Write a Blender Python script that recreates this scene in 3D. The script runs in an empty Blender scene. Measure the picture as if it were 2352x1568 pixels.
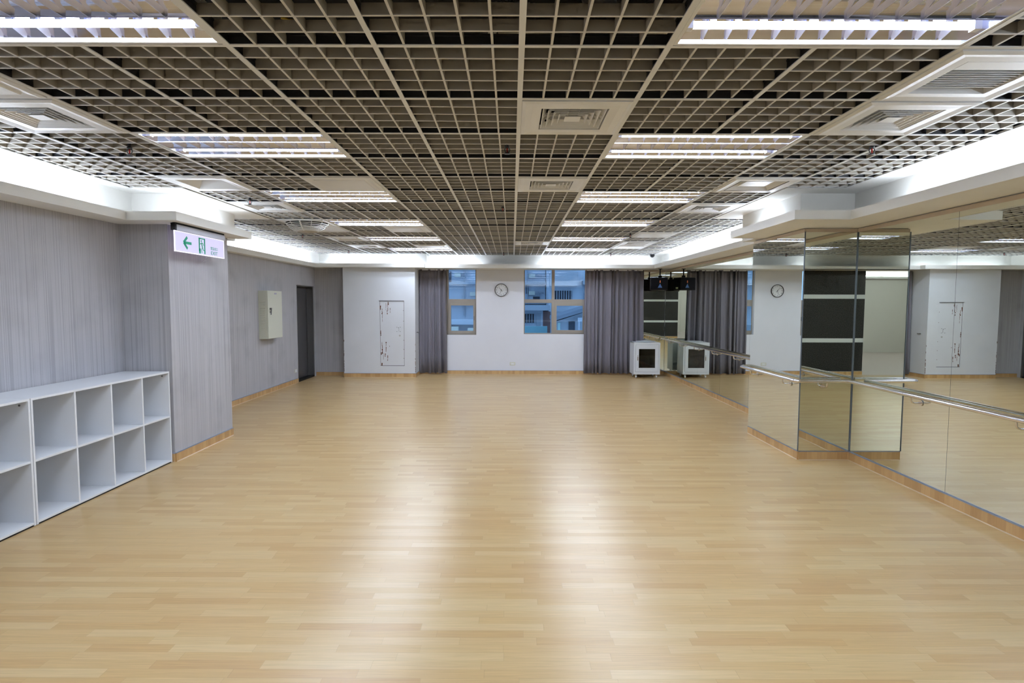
EXPO=.72
import bpy, math, random
from mathutils import Vector, Matrix
random.seed(7)
SC = bpy.context.scene
COL = SC.collection
PI = math.pi

# ------------------------------------------------------------------ mesh helper
class MB:
    def __init__(self): self.v=[]; self.f=[]; self.mi=[]; self.sm=[]
    def add(self, vs, fs, mi=0, sm=False, M=None):
        b=len(self.v)
        self.v += [tuple(M@Vector(p)) if M is not None else tuple(p) for p in vs]
        for f in fs: self.f.append(tuple(b+i for i in f)); self.mi.append(mi); self.sm.append(sm)
        return self
    def box(self,x0,x1,y0,y1,z0,z1,mi=0,M=None):
        if x0>x1:x0,x1=x1,x0
        if y0>y1:y0,y1=y1,y0
        if z0>z1:z0,z1=z1,z0
        vs=[(x0,y0,z0),(x1,y0,z0),(x1,y1,z0),(x0,y1,z0),(x0,y0,z1),(x1,y0,z1),(x1,y1,z1),(x0,y1,z1)]
        return self.add(vs,[(0,3,2,1),(4,5,6,7),(0,1,5,4),(1,2,6,5),(2,3,7,6),(3,0,4,7)],mi,False,M)
    def hexa(self,b,t,mi=0,M=None):   # bottom 4 ccw, top 4
        return self.add(list(b)+list(t),[(0,3,2,1),(4,5,6,7),(0,1,5,4),(1,2,6,5),(2,3,7,6),(3,0,4,7)],mi,False,M)
    def prism(self,poly,z0,z1,mi=0,M=None):   # poly in xy ccw
        n=len(poly); vs=[(x,y,z0) for x,y in poly]+[(x,y,z1) for x,y in poly]
        fs=[tuple(range(n-1,-1,-1)),tuple(range(n,2*n))]+[(i,(i+1)%n,n+(i+1)%n,n+i) for i in range(n)]
        return self.add(vs,fs,mi,False,M)
    def ring(self,a,b,mi=0,M=None,z0=0,z1=0,t=0.0):  # square ring frustum from half sizes a (z0) to b (z1)
        vs=[(-a,-a,z0),(a,-a,z0),(a,a,z0),(-a,a,z0),(-b,-b,z1),(b,-b,z1),(b,b,z1),(-b,b,z1)]
        return self.add(vs,[(i,(i+1)%4,4+(i+1)%4,4+i) for i in range(4)],mi,False,M)
    def tube(self,pts,r,n=12,mi=0,caps=True,M=None,closed=False):
        pts=[Vector(p) for p in pts]; m=len(pts); vs=[]
        up=None
        for i,p in enumerate(pts):
            if closed: d=(pts[(i+1)%m]-pts[i-1])
            else: d=(pts[min(i+1,m-1)]-pts[max(i-1,0)])
            d.normalize()
            if up is None:
                up=Vector((0,0,1)) if abs(d.z)<.9 else Vector((1,0,0))
            s=d.cross(up); s.normalize(); u=s.cross(d); u.normalize(); up=u
            k=1.0
            if 0<i<m-1:
                a=(pts[i]-pts[i-1]).normalized(); b=(pts[i+1]-pts[i]).normalized()
                k=1/max(.5,math.cos(a.angle(b)/2)) if a.angle(b)>1e-4 else 1
            for j in range(n):
                t=2*PI*j/n; vs.append(p+s*(r*k*math.cos(t))+u*(r*math.sin(t)))
        fs=[]
        for i in range(m if closed else m-1):
            for j in range(n):
                a=i*n+j; b=i*n+(j+1)%n; c=((i+1)%m)*n+(j+1)%n; d=((i+1)%m)*n+j
                fs.append((a,b,c,d))
        self.add(vs,fs,mi,True,M)
        if caps and not closed:
            self.add([vs[j] for j in range(n)],[tuple(range(n-1,-1,-1))],mi,False,M)
            self.add([vs[(m-1)*n+j] for j in range(n)],[tuple(range(n))],mi,False,M)
        return self
    def lathe(self,prof,n=24,mi=0,M=None,sm=True):  # profile (r,z)
        vs=[];fs=[];m=len(prof)
        for r,z in prof:
            for j in range(n):
                t=2*PI*j/n; vs.append((r*math.cos(t),r*math.sin(t),z))
        for i in range(m-1):
            for j in range(n): fs.append((i*n+j,i*n+(j+1)%n,(i+1)*n+(j+1)%n,(i+1)*n+j))
        return self.add(vs,fs,mi,sm,M)
    def strip(self,prof,x0,x1,mi=0,sm=True,M=None):  # profile (y,z) swept in x
        n=len(prof); vs=[(x0,y,z) for y,z in prof]+[(x1,y,z) for y,z in prof]
        return self.add(vs,[(i,i+1,n+i+1,n+i) for i in range(n-1)],mi,sm,M)
    def mesh(self,name,mats):
        me=bpy.data.meshes.new(name); me.from_pydata(self.v,[],self.f)
        for m in (mats if isinstance(mats,(list,tuple)) else [mats]): me.materials.append(m)
        me.polygons.foreach_set('material_index',self.mi); me.polygons.foreach_set('use_smooth',self.sm)
        me.update(); return me
    def build(self,name,mats,parent=None,bev=0,loc=None):
        o=bpy.data.objects.new(name,self.mesh(name,mats)); COL.objects.link(o)
        if parent is not None: o.parent=parent
        if loc is not None: o.location=loc
        if bev:
            b=o.modifiers.new('bevel','BEVEL'); b.width=bev; b.segments=2; b.limit_method='ANGLE'; b.harden_normals=False
        return o
def tag(o,label,cat,group=None):
    o['label']=label; o['category']=cat
    if group: o['group']=group
    return o
def struct(o): o['kind']='structure'; return o
def thing(name,label,cat,loc=(0,0,0),rot=0,group=None):
    o=bpy.data.objects.new(name,None); COL.objects.link(o); o.location=loc; o.rotation_euler=(0,0,rot)
    o.empty_display_size=.1
    return tag(o,label,cat,group)
def copy_tree(o,parent=None):
    c=o.copy(); COL.objects.link(c)
    if parent is not None: c.parent=parent
    for ch in list(o.children): copy_tree(ch,c)
    return c

# ------------------------------------------------------------------ materials
def nm(name):
    m=bpy.data.materials.new(name); m.use_nodes=True; nt=m.node_tree
    for n in list(nt.nodes): nt.nodes.remove(n)
    out=nt.nodes.new('ShaderNodeOutputMaterial'); return m,nt,out
def nd(nt,t,**kw):
    n=nt.nodes.new(t)
    for k,v in kw.items():
        if k in ('i',):
            for kk,vv in v.items(): n.inputs[kk].default_value=vv
        else: setattr(n,k,v)
    return n
def ln(nt,a,b): nt.links.new(a,b)
def c4(c): return (c[0],c[1],c[2],1)
def pbr(name,col,rough=.5,metal=0,spec=.5,noise=0,nscale=20,bump=0,bscale=60,em=None,es=0):
    m,nt,out=nm(name); b=nd(nt,'ShaderNodeBsdfPrincipled')
    b.inputs['Base Color'].default_value=c4(col); b.inputs['Roughness'].default_value=rough
    b.inputs['Metallic'].default_value=metal; b.inputs['Specular IOR Level'].default_value=spec
    if em: b.inputs['Emission Color'].default_value=c4(em); b.inputs['Emission Strength'].default_value=es
    ln(nt,b.outputs[0],out.inputs[0])
    if noise or bump: tc=nd(nt,'ShaderNodeTexCoord')
    if noise:
        n=nd(nt,'ShaderNodeTexNoise',i={'Scale':nscale,'Detail':4}); ln(nt,tc.outputs['Object'],n.inputs['Vector'])
        r=nd(nt,'ShaderNodeMapRange',i={'From Min':.3,'From Max':.7,'To Min':1-noise,'To Max':1+noise}); ln(nt,n.outputs['Fac'],r.inputs['Value'])
        x=nd(nt,'ShaderNodeVectorMath',operation='SCALE'); x.inputs[0].default_value=col; ln(nt,r.outputs[0],x.inputs['Scale'])
        ln(nt,x.outputs[0],b.inputs['Base Color'])
    if bump:
        n=nd(nt,'ShaderNodeTexNoise',i={'Scale':bscale,'Detail':3}); ln(nt,tc.outputs['Object'],n.inputs['Vector'])
        bp=nd(nt,'ShaderNodeBump',i={'Strength':bump,'Distance':.002}); ln(nt,n.outputs['Fac'],bp.inputs['Height']); ln(nt,bp.outputs[0],b.inputs['Normal'])
    return m
def math_(nt,op,a,b=None,c=None):
    n=nd(nt,'ShaderNodeMath',operation=op)
    for k,v in enumerate((a,b,c)):
        if v is None: continue
        if isinstance(v,(int,float)): n.inputs[k].default_value=v
        else: ln(nt,v,n.inputs[k])
    return n.outputs[0]

def floor_mat(name='maple_vinyl_floor',vertical=False):
    m,nt,out=nm(name); b=nd(nt,'ShaderNodeBsdfPrincipled'); ln(nt,b.outputs[0],out.inputs[0])
    tc=nd(nt,'ShaderNodeTexCoord'); sp=nd(nt,'ShaderNodeSeparateXYZ'); ln(nt,tc.outputs['Object'],sp.inputs[0])
    X,Y=sp.outputs[0],sp.outputs[1]
    W,L=.058,.46
    row=math_(nt,'FLOOR',math_(nt,'DIVIDE',Y,W))
    wn=nd(nt,'ShaderNodeTexWhiteNoise',noise_dimensions='1D'); ln(nt,row,wn.inputs['W'])
    wl=nd(nt,'ShaderNodeTexWhiteNoise',noise_dimensions='1D'); ln(nt,math_(nt,'ADD',row,500.3),wl.inputs['W'])
    LL=math_(nt,'ADD',math_(nt,'MULTIPLY',wl.outputs[0],.26),.34)
    xs2=math_(nt,'DIVIDE',math_(nt,'ADD',X,math_(nt,'MULTIPLY',wn.outputs[0],7.3)),LL)
    cell=math_(nt,'FLOOR',xs2)
    cb=nd(nt,'ShaderNodeCombineXYZ'); ln(nt,cell,cb.inputs[0]); ln(nt,row,cb.inputs[1])
    w2=nd(nt,'ShaderNodeTexWhiteNoise',noise_dimensions='2D'); ln(nt,cb.outputs[0],w2.inputs['Vector'])
    cr=nd(nt,'ShaderNodeValToRGB'); e=cr.color_ramp.elements
    e[0].position=0; e[0].color=c4(FLOOR_C[0]); e[1].position=1; e[1].color=c4(FLOOR_C[3])
    for p,c in ((.3,FLOOR_C[1]),(.65,FLOOR_C[2])): k=cr.color_ramp.elements.new(p); k.color=c4(c)
    ln(nt,w2.outputs[0],cr.inputs[0])
    # grain
    mp=nd(nt,'ShaderNodeMapping'); mp.inputs['Scale'].default_value=(3,90,1); ln(nt,tc.outputs['Object'],mp.inputs[0])
    ad=nd(nt,'ShaderNodeVectorMath',operation='ADD'); ln(nt,mp.outputs[0],ad.inputs[0]); ln(nt,w2.outputs['Color'],ad.inputs[1])
    g=nd(nt,'ShaderNodeTexNoise',i={'Scale':1.6,'Detail':5,'Distortion':.6}); ln(nt,ad.outputs[0],g.inputs['Vector'])
    gr=nd(nt,'ShaderNodeMapRange',i={'From Min':.3,'From Max':.7,'To Min':.90,'To Max':1.07}); ln(nt,g.outputs['Fac'],gr.inputs['Value'])
    # seams
    fy=math_(nt,'FRACT',math_(nt,'DIVIDE',Y,W)); fx=math_(nt,'FRACT',xs2)
    sy=math_(nt,'LESS_THAN',fy,.03); sx=math_(nt,'LESS_THAN',fx,.005)
    seam=math_(nt,'MAXIMUM',sy,sx); sf=math_(nt,'SUBTRACT',1,math_(nt,'MULTIPLY',seam,.13))
    tot=math_(nt,'MULTIPLY',gr.outputs[0],sf)
    sc=nd(nt,'ShaderNodeVectorMath',operation='SCALE'); ln(nt,cr.outputs[0],sc.inputs[0]); ln(nt,tot,sc.inputs['Scale'])
    ln(nt,sc.outputs[0],b.inputs['Base Color'])
    b.inputs['Roughness'].default_value=FLOOR_R; b.inputs['Specular IOR Level'].default_value=.5
    return m
FLOOR_C=[(.505,.32,.135),(.545,.365,.16),(.565,.39,.18),(.60,.435,.215)]
FLOOR_R=.29
M_floor=floor_mat()

def baseboard_mat():
    m,nt,out=nm('wood_look_base'); b=nd(nt,'ShaderNodeBsdfPrincipled',i={'Roughness':.4}); ln(nt,b.outputs[0],out.inputs[0])
    tc=nd(nt,'ShaderNodeTexCoord'); sp=nd(nt,'ShaderNodeSeparateXYZ'); ln(nt,tc.outputs['Object'],sp.inputs[0])
    s=math_(nt,'ADD',sp.outputs[0],sp.outputs[1]); cell=math_(nt,'FLOOR',math_(nt,'DIVIDE',s,.05))
    w=nd(nt,'ShaderNodeTexWhiteNoise',noise_dimensions='1D'); ln(nt,cell,w.inputs['W'])
    cb=nd(nt,'ShaderNodeCombineXYZ'); ln(nt,math_(nt,'MULTIPLY',s,60),cb.inputs[0]); ln(nt,math_(nt,'MULTIPLY',sp.outputs[2],4),cb.inputs[2])
    g=nd(nt,'ShaderNodeTexNoise',i={'Scale':1.2,'Detail':4}); ln(nt,cb.outputs[0],g.inputs['Vector'])
    f=math_(nt,'ADD',math_(nt,'MULTIPLY',w.outputs[0],.5),math_(nt,'MULTIPLY',g.outputs['Fac'],.5))
    cr=nd(nt,'ShaderNodeValToRGB'); e=cr.color_ramp.elements
    e[0].position=.1; e[0].color=(.40,.23,.085,1); e[1].position=.9; e[1].color=(.62,.40,.18,1)
    ln(nt,f,cr.inputs[0]); ln(nt,cr.outputs[0],b.inputs['Base Color']); return m
M_base=baseboard_mat()

def wallpaper_mat():
    m,nt,out=nm('ribbed_grey_wallpaper'); b=nd(nt,'ShaderNodeBsdfPrincipled',i={'Roughness':.85,'Specular IOR Level':.2}); ln(nt,b.outputs[0],out.inputs[0])
    tc=nd(nt,'ShaderNodeTexCoord'); sp=nd(nt,'ShaderNodeSeparateXYZ'); ln(nt,tc.outputs['Object'],sp.inputs[0])
    s=math_(nt,'ADD',sp.outputs[0],sp.outputs[1])
    # long soft ribs
    cb=nd(nt,'ShaderNodeCombineXYZ'); ln(nt,math_(nt,'MULTIPLY',s,100),cb.inputs[0]); ln(nt,math_(nt,'MULTIPLY',sp.outputs[2],.5),cb.inputs[2])
    n1=nd(nt,'ShaderNodeTexNoise',i={'Scale':1,'Detail':1,'Roughness':.6}); ln(nt,cb.outputs[0],n1.inputs['Vector'])
    r1=nd(nt,'ShaderNodeMapRange',i={'From Min':.36,'From Max':.52,'To Min':0,'To Max':1}); ln(nt,n1.outputs['Fac'],r1.inputs['Value'])
    # fine weave
    n2=nd(nt,'ShaderNodeTexNoise',i={'Scale':240,'Detail':2}); ln(nt,tc.outputs['Object'],n2.inputs['Vector'])
    f=math_(nt,'ADD',math_(nt,'MULTIPLY',r1.outputs[0],.22),math_(nt,'ADD',math_(nt,'MULTIPLY',n2.outputs['Fac'],.12),.71))
    # scuffs low down on the pillar
    n3=nd(nt,'ShaderNodeTexNoise',i={'Scale':2.4,'Detail':3}); ln(nt,tc.outputs['Object'],n3.inputs['Vector'])
    r3=nd(nt,'ShaderNodeMapRange',i={'From Min':.52,'From Max':.75,'To Min':1,'To Max':.86}); ln(nt,n3.outputs['Fac'],r3.inputs['Value'])
    f=math_(nt,'MULTIPLY',f,r3.outputs[0])
    sc=nd(nt,'ShaderNodeVectorMath',operation='SCALE'); sc.inputs[0].default_value=(.455,.45,.47); ln(nt,f,sc.inputs['Scale']); ln(nt,sc.outputs[0],b.inputs['Base Color'])
    bp=nd(nt,'ShaderNodeBump',i={'Strength':.5,'Distance':.003}); ln(nt,f,bp.inputs['Height']); ln(nt,bp.outputs[0],b.inputs['Normal'])
    return m
M_paper=wallpaper_mat()
def stone_mat():
    m,nt,out=nm('dark_speckled_stone'); b=nd(nt,'ShaderNodeBsdfPrincipled',i={'Roughness':.5,'Specular IOR Level':.25}); ln(nt,b.outputs[0],out.inputs[0])
    tc=nd(nt,'ShaderNodeTexCoord'); n=nd(nt,'ShaderNodeTexNoise',i={'Scale':70,'Detail':4}); ln(nt,tc.outputs['Object'],n.inputs['Vector'])
    cr=nd(nt,'ShaderNodeValToRGB'); e=cr.color_ramp.elements; e[0].position=.4; e[0].color=(.016,.0155,.015,1); e[1].position=.72; e[1].color=(.075,.070,.062,1)
    ln(nt,n.outputs['Fac'],cr.inputs[0]); ln(nt,cr.outputs[0],b.inputs['Base Color']); return m
M_stone=stone_mat()
M_white=pbr('cream_white_paint',(.80,.785,.74),.55,noise=.02,nscale=3)
M_wallw=pbr('white_wall_paint',(.70,.715,.77),.6,noise=.02,nscale=2,bump=.15,bscale=90)
M_service=pbr('white_steel_paint',(.68,.70,.735),.4,noise=.03,nscale=2)
M_grid=pbr('beige_ceiling_enamel',(.74,.755,.76),.5,noise=.03,nscale=2)
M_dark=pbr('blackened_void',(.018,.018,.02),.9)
M_railm=pbr('dark_hanger_channel',(.04,.042,.05),.5)
M_bladeshade=pbr('beige_blade_shaded',(.42,.395,.345),.55)  # blade paint darkened to hold the shade inside the cells
M_bladelit=pbr('beige_blade_lit',(.62,.61,.58),.5)  # same paint, lighter copy for the lit bottom edges
M_plate=pbr('cream_abs_plastic',(.76,.77,.775),.35,noise=.02,nscale=5)
M_alu=pbr('bright_louvre_aluminium',(.70,.72,.86),.10,metal=1)
M_fin=pbr('satin_fin_aluminium',(.78,.80,.95),.36,metal=1)
M_housing=pbr('white_reflector_enamel',(.82,.83,.86),.4)
LAMP=(.77,.86,1.0)
LSTR=54
M_lamp=pbr('fluorescent_glow',(.1,.1,.1),.5,em=LAMP,es=LSTR)
M_covelamp=pbr('cove_tube_glow',(.1,.1,.1),.5,em=LAMP,es=34)
M_shelf=pbr('white_melamine',(.80,.82,.85),.35)
M_steelcap=pbr('blue_grey_cap_strip',(.33,.37,.47),.35,metal=.6)
M_chrome=pbr('polished_stainless',(.78,.76,.76),.14,metal=1)
M_black=pbr('black_plastic',(.010,.010,.012),.5,spec=.25)
M_frame=pbr('bronze_aluminium_frame',(.30,.265,.225),.38,metal=.25)
M_cream=pbr('cream_enamel_cabinet',(.63,.64,.54),.35)
M_rack=pbr('pale_grey_enamel',(.70,.73,.77),.35)
M_door=pbr('dark_brushed_steel',(.14,.135,.14),.38,metal=.5,noise=.05,nscale=3)
M_jamb=pbr('steel_jamb',(.17,.165,.165),.35,metal=.6)
M_green=pbr('exit_green',(.0,.18,.10),.5,em=(.0,.16,.09),es=.45)
M_rust=pbr('rust_stain',(.13,.045,.02),.9)
M_foil=pbr('crumpled_foil',(.55,.53,.50),.28,metal=1,bump=1,bscale=35)
M_num=pbr('dark_numerals',(.05,.05,.06),.6)
M_face=pbr('clock_face_white',(.75,.77,.79),.5)
M_rim=pbr('dark_clock_rim',(.06,.055,.06),.3)
M_socket=pbr('ivory_socket_plastic',(.60,.60,.50),.4)
M_bulb=pbr('red_sprinkler_bulb',(.45,.02,.02),.2)
M_yel=pbr('yellow_cable',(.55,.38,.03),.5)
M_orange=pbr('orange_sticker',(.65,.16,.05),.5)
M_blue=pbr('blue_sticker',(.10,.24,.62),.4)
M_tan=pbr('pale_yellow_label',(.60,.60,.35),.5)
M_pink=pbr('pinkish_lobby_floor',(.60,.51,.46),.35)
M_beige=pbr('beige_lobby_wall',(.76,.73,.65),.6)
M_curt=None
def curtain_mat():
    m,nt,out=nm('grey_curtain_cloth'); b=nd(nt,'ShaderNodeBsdfPrincipled',i={'Roughness':.9,'Specular IOR Level':.15}); ln(nt,b.outputs[0],out.inputs[0])
    b.inputs['Sheen Weight'].default_value=.2
    tc=nd(nt,'ShaderNodeTexCoord'); n=nd(nt,'ShaderNodeTexNoise',i={'Scale':260,'Detail':2}); ln(nt,tc.outputs['Object'],n.inputs['Vector'])
    r=nd(nt,'ShaderNodeMapRange',i={'From Min':.3,'From Max':.7,'To Min':.92,'To Max':1.06}); ln(nt,n.outputs['Fac'],r.inputs['Value'])
    sc=nd(nt,'ShaderNodeVectorMath',operation='SCALE'); sc.inputs[0].default_value=(.175,.165,.19); ln(nt,r.outputs[0],sc.inputs['Scale']); ln(nt,sc.outputs[0],b.inputs['Base Color']); return m
M_curt=curtain_mat()
def mirror_mat():
    m,nt,out=nm('silvered_mirror'); g=nd(nt,'ShaderNodeBsdfGlossy'); g.inputs['Color'].default_value=(.82,.85,.79,1); g.inputs['Roughness'].default_value=0.0
    ln(nt,g.outputs[0],out.inputs[0]); return m
M_mirror=mirror_mat()
M_medge=pbr('mirror_edge_dark',(.06,.09,.09),.3)
def glass_mat(name,tint,ior=1.5,gloss=(1,1,1)):
    m,nt,out=nm(name); t=nd(nt,'ShaderNodeBsdfTransparent'); t.inputs[0].default_value=c4(tint)
    g=nd(nt,'ShaderNodeBsdfGlossy'); g.inputs['Roughness'].default_value=0.0; g.inputs['Color'].default_value=c4(gloss)
    f=nd(nt,'ShaderNodeFresnel',i={'IOR':ior}); mx=nd(nt,'ShaderNodeMixShader'); ln(nt,f.outputs[0],mx.inputs[0]); ln(nt,t.outputs[0],mx.inputs[1]); ln(nt,g.outputs[0],mx.inputs[2])
    ln(nt,mx.outputs[0],out.inputs[0]); return m
M_glass=glass_mat('blue_tinted_window_glass',(.50,.64,.78),1.7)
M_smoke=glass_mat('smoked_cabinet_glass',(.28,.28,.28),1.5)
def sign_mat():
    m,nt,out=nm('lit_exit_panel'); b=nd(nt,'ShaderNodeBsdfPrincipled',i={'Roughness':.15}); b.inputs['Base Color'].default_value=(.34,.33,.44,1)
    b.inputs['Emission Color'].default_value=(.40,.375,.56,1); b.inputs['Emission Strength'].default_value=.72
    ln(nt,b.outputs[0],out.inputs[0]); return m
M_sign=sign_mat()
M_signedge=pbr('lit_acrylic_edge',(.8,.8,.9),.2,em=(.85,.80,1.0),es=.75)

# ------------------------------------------------------------------ dimensions
C=2.609; ZS=2.285; ZT=2.362
XR=3.366
def xr(y): return XR-.004*(y-4.4)          # mirror line of the right wall
X0,Y0,TX,TY=.037,2.45,.61,.6115
gx=lambda i:X0+i*TX
gy=lambda j:Y0+j*TY

# ------------------------------------------------------------------ floor
f=MB(); f.box(-4.4,3.6,-1.3,12.9,-.1,0); struct(f.build('floor',M_floor))

# ------------------------------------------------------------------ walls
w=MB()
w.box(-3.95,-3.73,-1.3,5.50,0,ZS+.01,0)
struct(w.build('wall_left',M_paper)); w=MB(); w.box(-4.35,-3.27,5.48,6.62,0,ZS+.01,0); struct(w.build('wall_left_pillar',M_paper)); w=MB()
DY0,DY1,DZ=11.13,12.08,1.90
w.box(-4.40,-4.18,6.62,DY0,0,ZS+.01,0); w.box(-4.40,-4.18,DY1,12.3,0,ZS+.01,0); w.box(-4.40,-4.18,DY0,DY1,DZ,ZS+.01,0); w.box(-4.42,-4.335,DY0-.05,DY1+.05,0,DZ,0)
struct(w.build('wall_left_far',M_paper)); w=MB()
w.box(-3.95,-3.73,-1.3,5.68,ZS+.01,C+.02,1)
w.box(-4.40,-3.36,5.68,6.995,ZS+.01,C+.02,1)
w.box(-4.40,-4.18,6.995,12.9,ZS+.01,C+.02,1)
struct(w.build('wall_left_upper',[M_paper,M_white]))
# back wall with alcove, service pillar and two window openings
WY=12.5
w=MB()
w.box(-4.40,-3.50,12.17,12.35,0,ZS+.01,2)
w.box(-2.04,-1.95,WY,WY+.2,0,ZS+.03)
w.box(-1.95,-.782,WY,WY+.2,0,.862)
w.box(-.782,.257,WY,WY+.2,0,ZS+.03)
w.box(.257,2.78,WY,WY+.2,0,.882)
w.box(2.78,3.5,WY+.001,WY+.2,0,ZS+.03)
w.box(-4.40,-1.85,12.47,12.62,ZS+.03,C+.02,1)
w.box(-1.85,3.6,12.67,12.82,ZS+.03,C+.02,1)
struct(w.build('wall_back',[M_wallw,M_white,M_paper]))
# projecting white steel service pillar with access door opening
w=MB(); PX0,PX1,PY=-3.515,-2.02,11.93
AX0,AX1,AZ0,AZ1=-2.775,-2.25,.24,1.605
w.box(PX0,AX0,PY,PY+.05,0,ZS+.005); w.box(AX1,PX1,PY,PY+.05,0,ZS+.005); w.box(AX0,AX1,PY,PY+.05,0,AZ0); w.box(AX0,AX1,PY,PY+.05,AZ1,ZS+.005)
w.box(PX0,PX1,PY+.05,WY+.01,0,ZS+.005)
# worn paint chips down both pillar edges
for _ in range(26):
    z=random.choice([random.uniform(.10,.55),random.uniform(.1,.75),random.uniform(.1,.4)]); h=random.uniform(.012,.05); s=random.uniform(.003,.009)
    if random.random()<.5: w.box(PX0-.0012,PX0+s,PY-.0012,PY+s,z,z+h,1)
    else: w.box(PX1-s,PX1+.0012,PY-.0012,PY+s,z,z+h,1)
# a faint repainted rectangle
struct(w.build('wall_back_pillar',[M_service,M_rust]))
# right wall + pillar core
w=MB()
w.hexa([(xr(-1.3)+.012,-1.3,0),(3.6,-1.3,0),(3.6,12.9,0),(xr(12.9)+.012,12.9,0)],[(xr(-1.3)+.012,-1.3,ZS+.01),(3.6,-1.3,ZS+.01),(3.6,12.9,ZS+.01),(xr(12.9)+.012,12.9,ZS+.01)])
w.box(2.866,3.5,5.632,6.79,0,ZS+.01)
w.box(3.295,3.6,-1.3,12.9,ZS+.01,C+.02)
w.box(2.775,3.5,5.58,6.97,ZS+.01,C+.02)
struct(w.build('wall_right',M_white))
# rear wall (behind the viewer, seen in the mirrors): dark stone with two pale bands, opening to the lobby
w=MB(); RY=-1.3
for z0,z1,mi in ((.09,.72,0),(.72,.81,1),(.81,1.675,0),(1.675,1.765,1),(1.765,ZS+.01,0)):
    w.box(-1.06,3.6,RY-.3,RY-(0 if mi==0 else -.004),z0,z1,mi)
w.box(-1.06,3.6,RY-.3,RY,0,.09,0)
w.box(-4.0,3.6,RY-.3,RY,ZS+.01,C+.02,2)
struct(w.build('wall_rear',[M_stone,pbr('pale_metal_band',(.66,.68,.66),.3),M_white]))
w=MB()
w.box(-7.0,-1.06,-7.5,-7.3,0,2.7); w.box(-7.1,-6.9,-7.5,-1.3,0,2.7); w.box(-1.06,-.9,-7.5,-1.6,0,2.7); w.box(-7,-3.73,-1.6,-1.3,0,2.7)
w.box(-7,-1.06,-7.5,-1.6,2.62,2.72,1)
struct(w.build('wall_lobby',[M_beige,M_white]))
w=MB(); w.box(-7.0,-.9,-7.5,-1.3,-.1,-.002); struct(w.build('floor_lobby',M_pink))
lob=MB(); lob.tube([(-6.5,-7.15,2.47),(-5.3,-7.15,2.47)],.014,10); lob.tube([(-5.2,-7.15,2.47),(-4.0,-7.15,2.47)],.014,10); lob.tube([(-3.9,-7.15,2.47),(-2.7,-7.15,2.47)],.014,10); lob.tube([(-2.6,-7.15,2.47),(-1.4,-7.15,2.47)],.014,10)
tl=MB(); tl.box(-6.8,-1.1,-7.3,-7.0,2.38,2.41); tl.box(-6.8,-1.1,-7.02,-7.0,2.41,2.44)
t=struct(tl.build('trim_5',M_white)); lob.build('lamp_tube',M_lamp,t)
for k_,(xx,yy) in enumerate(((-2.8,-5.6),(-2.8,-3.2),(-5.2,-5.6),(-5.2,-3.2))):  # ceiling lamps added to brighten the lobby
    lt=thing('lobby_fill_lamp','added fill batten brightening the lobby, %s'%('deeper inside the lobby','close to the lobby opening','in the inner lobby corner','by the lobby side wall')[k_],'lamp',(xx,yy,2.62))
    q=MB(); q.tube([(-.6,0,-.035),(.6,0,-.035)],.014,10); q.build('lamp_tube',M_lamp,lt)
    q=MB(); q.box(-.65,.65,-.03,.03,-.02,0); q.build('batten',M_housing,lt)
# ------------------------------------------------------------------ ceiling coves (soffit + upstand + hidden tubes)
FT=.018
def cove(name,plates,fasc,tubes):
    m=MB()
    for x0,x1,y0,y1 in plates: m.box(x0,x1,y0,y1,ZS,ZS+.016)
    P=[Vector(p) for p in fasc]; n=len(P); inn=[];out=[]
    for k in range(n):
        nn=[]
        for a_,b_ in ((k-1,k),(k,k+1)):
            if a_<0 or b_>=n: continue
            d=(P[b_]-P[a_]).normalized(); nn.append(Vector((-d.y,d.x)))
        v=nn[0] if len(nn)==1 else (nn[0]+nn[1])/(1+nn[0].dot(nn[1]))
        out.append(P[k]-v*.003); inn.append(P[k]+v*.016)
    vs=[]
    for z in (ZS-.002,ZT): vs+= [(p.x,p.y,z) for p in out]+[(p.x,p.y,z) for p in inn]
    fs=[(0,n,3*n,2*n),(n-1,3*n-1,4*n-1,2*n-1)]
    for k in range(n-1): fs+=[(k,k+1,2*n+k+1,2*n+k),(n+k+1,n+k,3*n+k,3*n+k+1),(2*n+k,2*n+k+1,3*n+k+1,3*n+k),(k+1,k,n+k,n+k+1)]
    m.add(vs,fs)
    o=struct(m.build(name,M_white,bev=0))
    for a,b in tubes:
        t=MB(); t.tube([a,b],.0135,8); t.build('lamp_tube',M_covelamp,o)
        d=(Vector(b)-Vector(a)).normalized()
        k=MB(); 
        ax=Vector(a)-d*.02; bx=Vector(b)+d*.02
        k.box(min(ax.x,bx.x)-.018,max(ax.x,bx.x)+.018,min(ax.y,bx.y)-.018,max(ax.y,bx.y)+.018,ZS+.017,ZS+.029)
        k.build('lamp_batten',M_housing,o)
    return o
ZL=ZS+.05
def run_y(x,y0,y1,L=1.17,g=.06):
    r=[];y=y0
    while y+L<=y1+.02: r.append(((x,y,ZL),(x,y+L,ZL))); y+=L+g
    return r
def run_x(y,xs): return [((a,y,ZL),(b,y,ZL)) for a,b in xs]
cove('trim_1',[(-4.3,-3.47,-1.3,5.2),(-4.3,-3.02,5.2,6.68),(-4.3,-4.04,6.68,11.78)],
     [(-3.47,-1.0),(-3.47,5.2),(-3.02,5.2),(-3.02,6.68),(-4.04,6.68),(-4.04,11.775)],
     run_y(-3.60,-.95,5.16)+[((-3.43,5.34,ZL),(-3.10,5.34,ZL)),((-3.17,5.72,ZL),(-3.17,6.62,ZL))]+run_y(-4.11,6.98,11.9)+run_x(5.44,[(-3.50,-3.34)])[:0])
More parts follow.
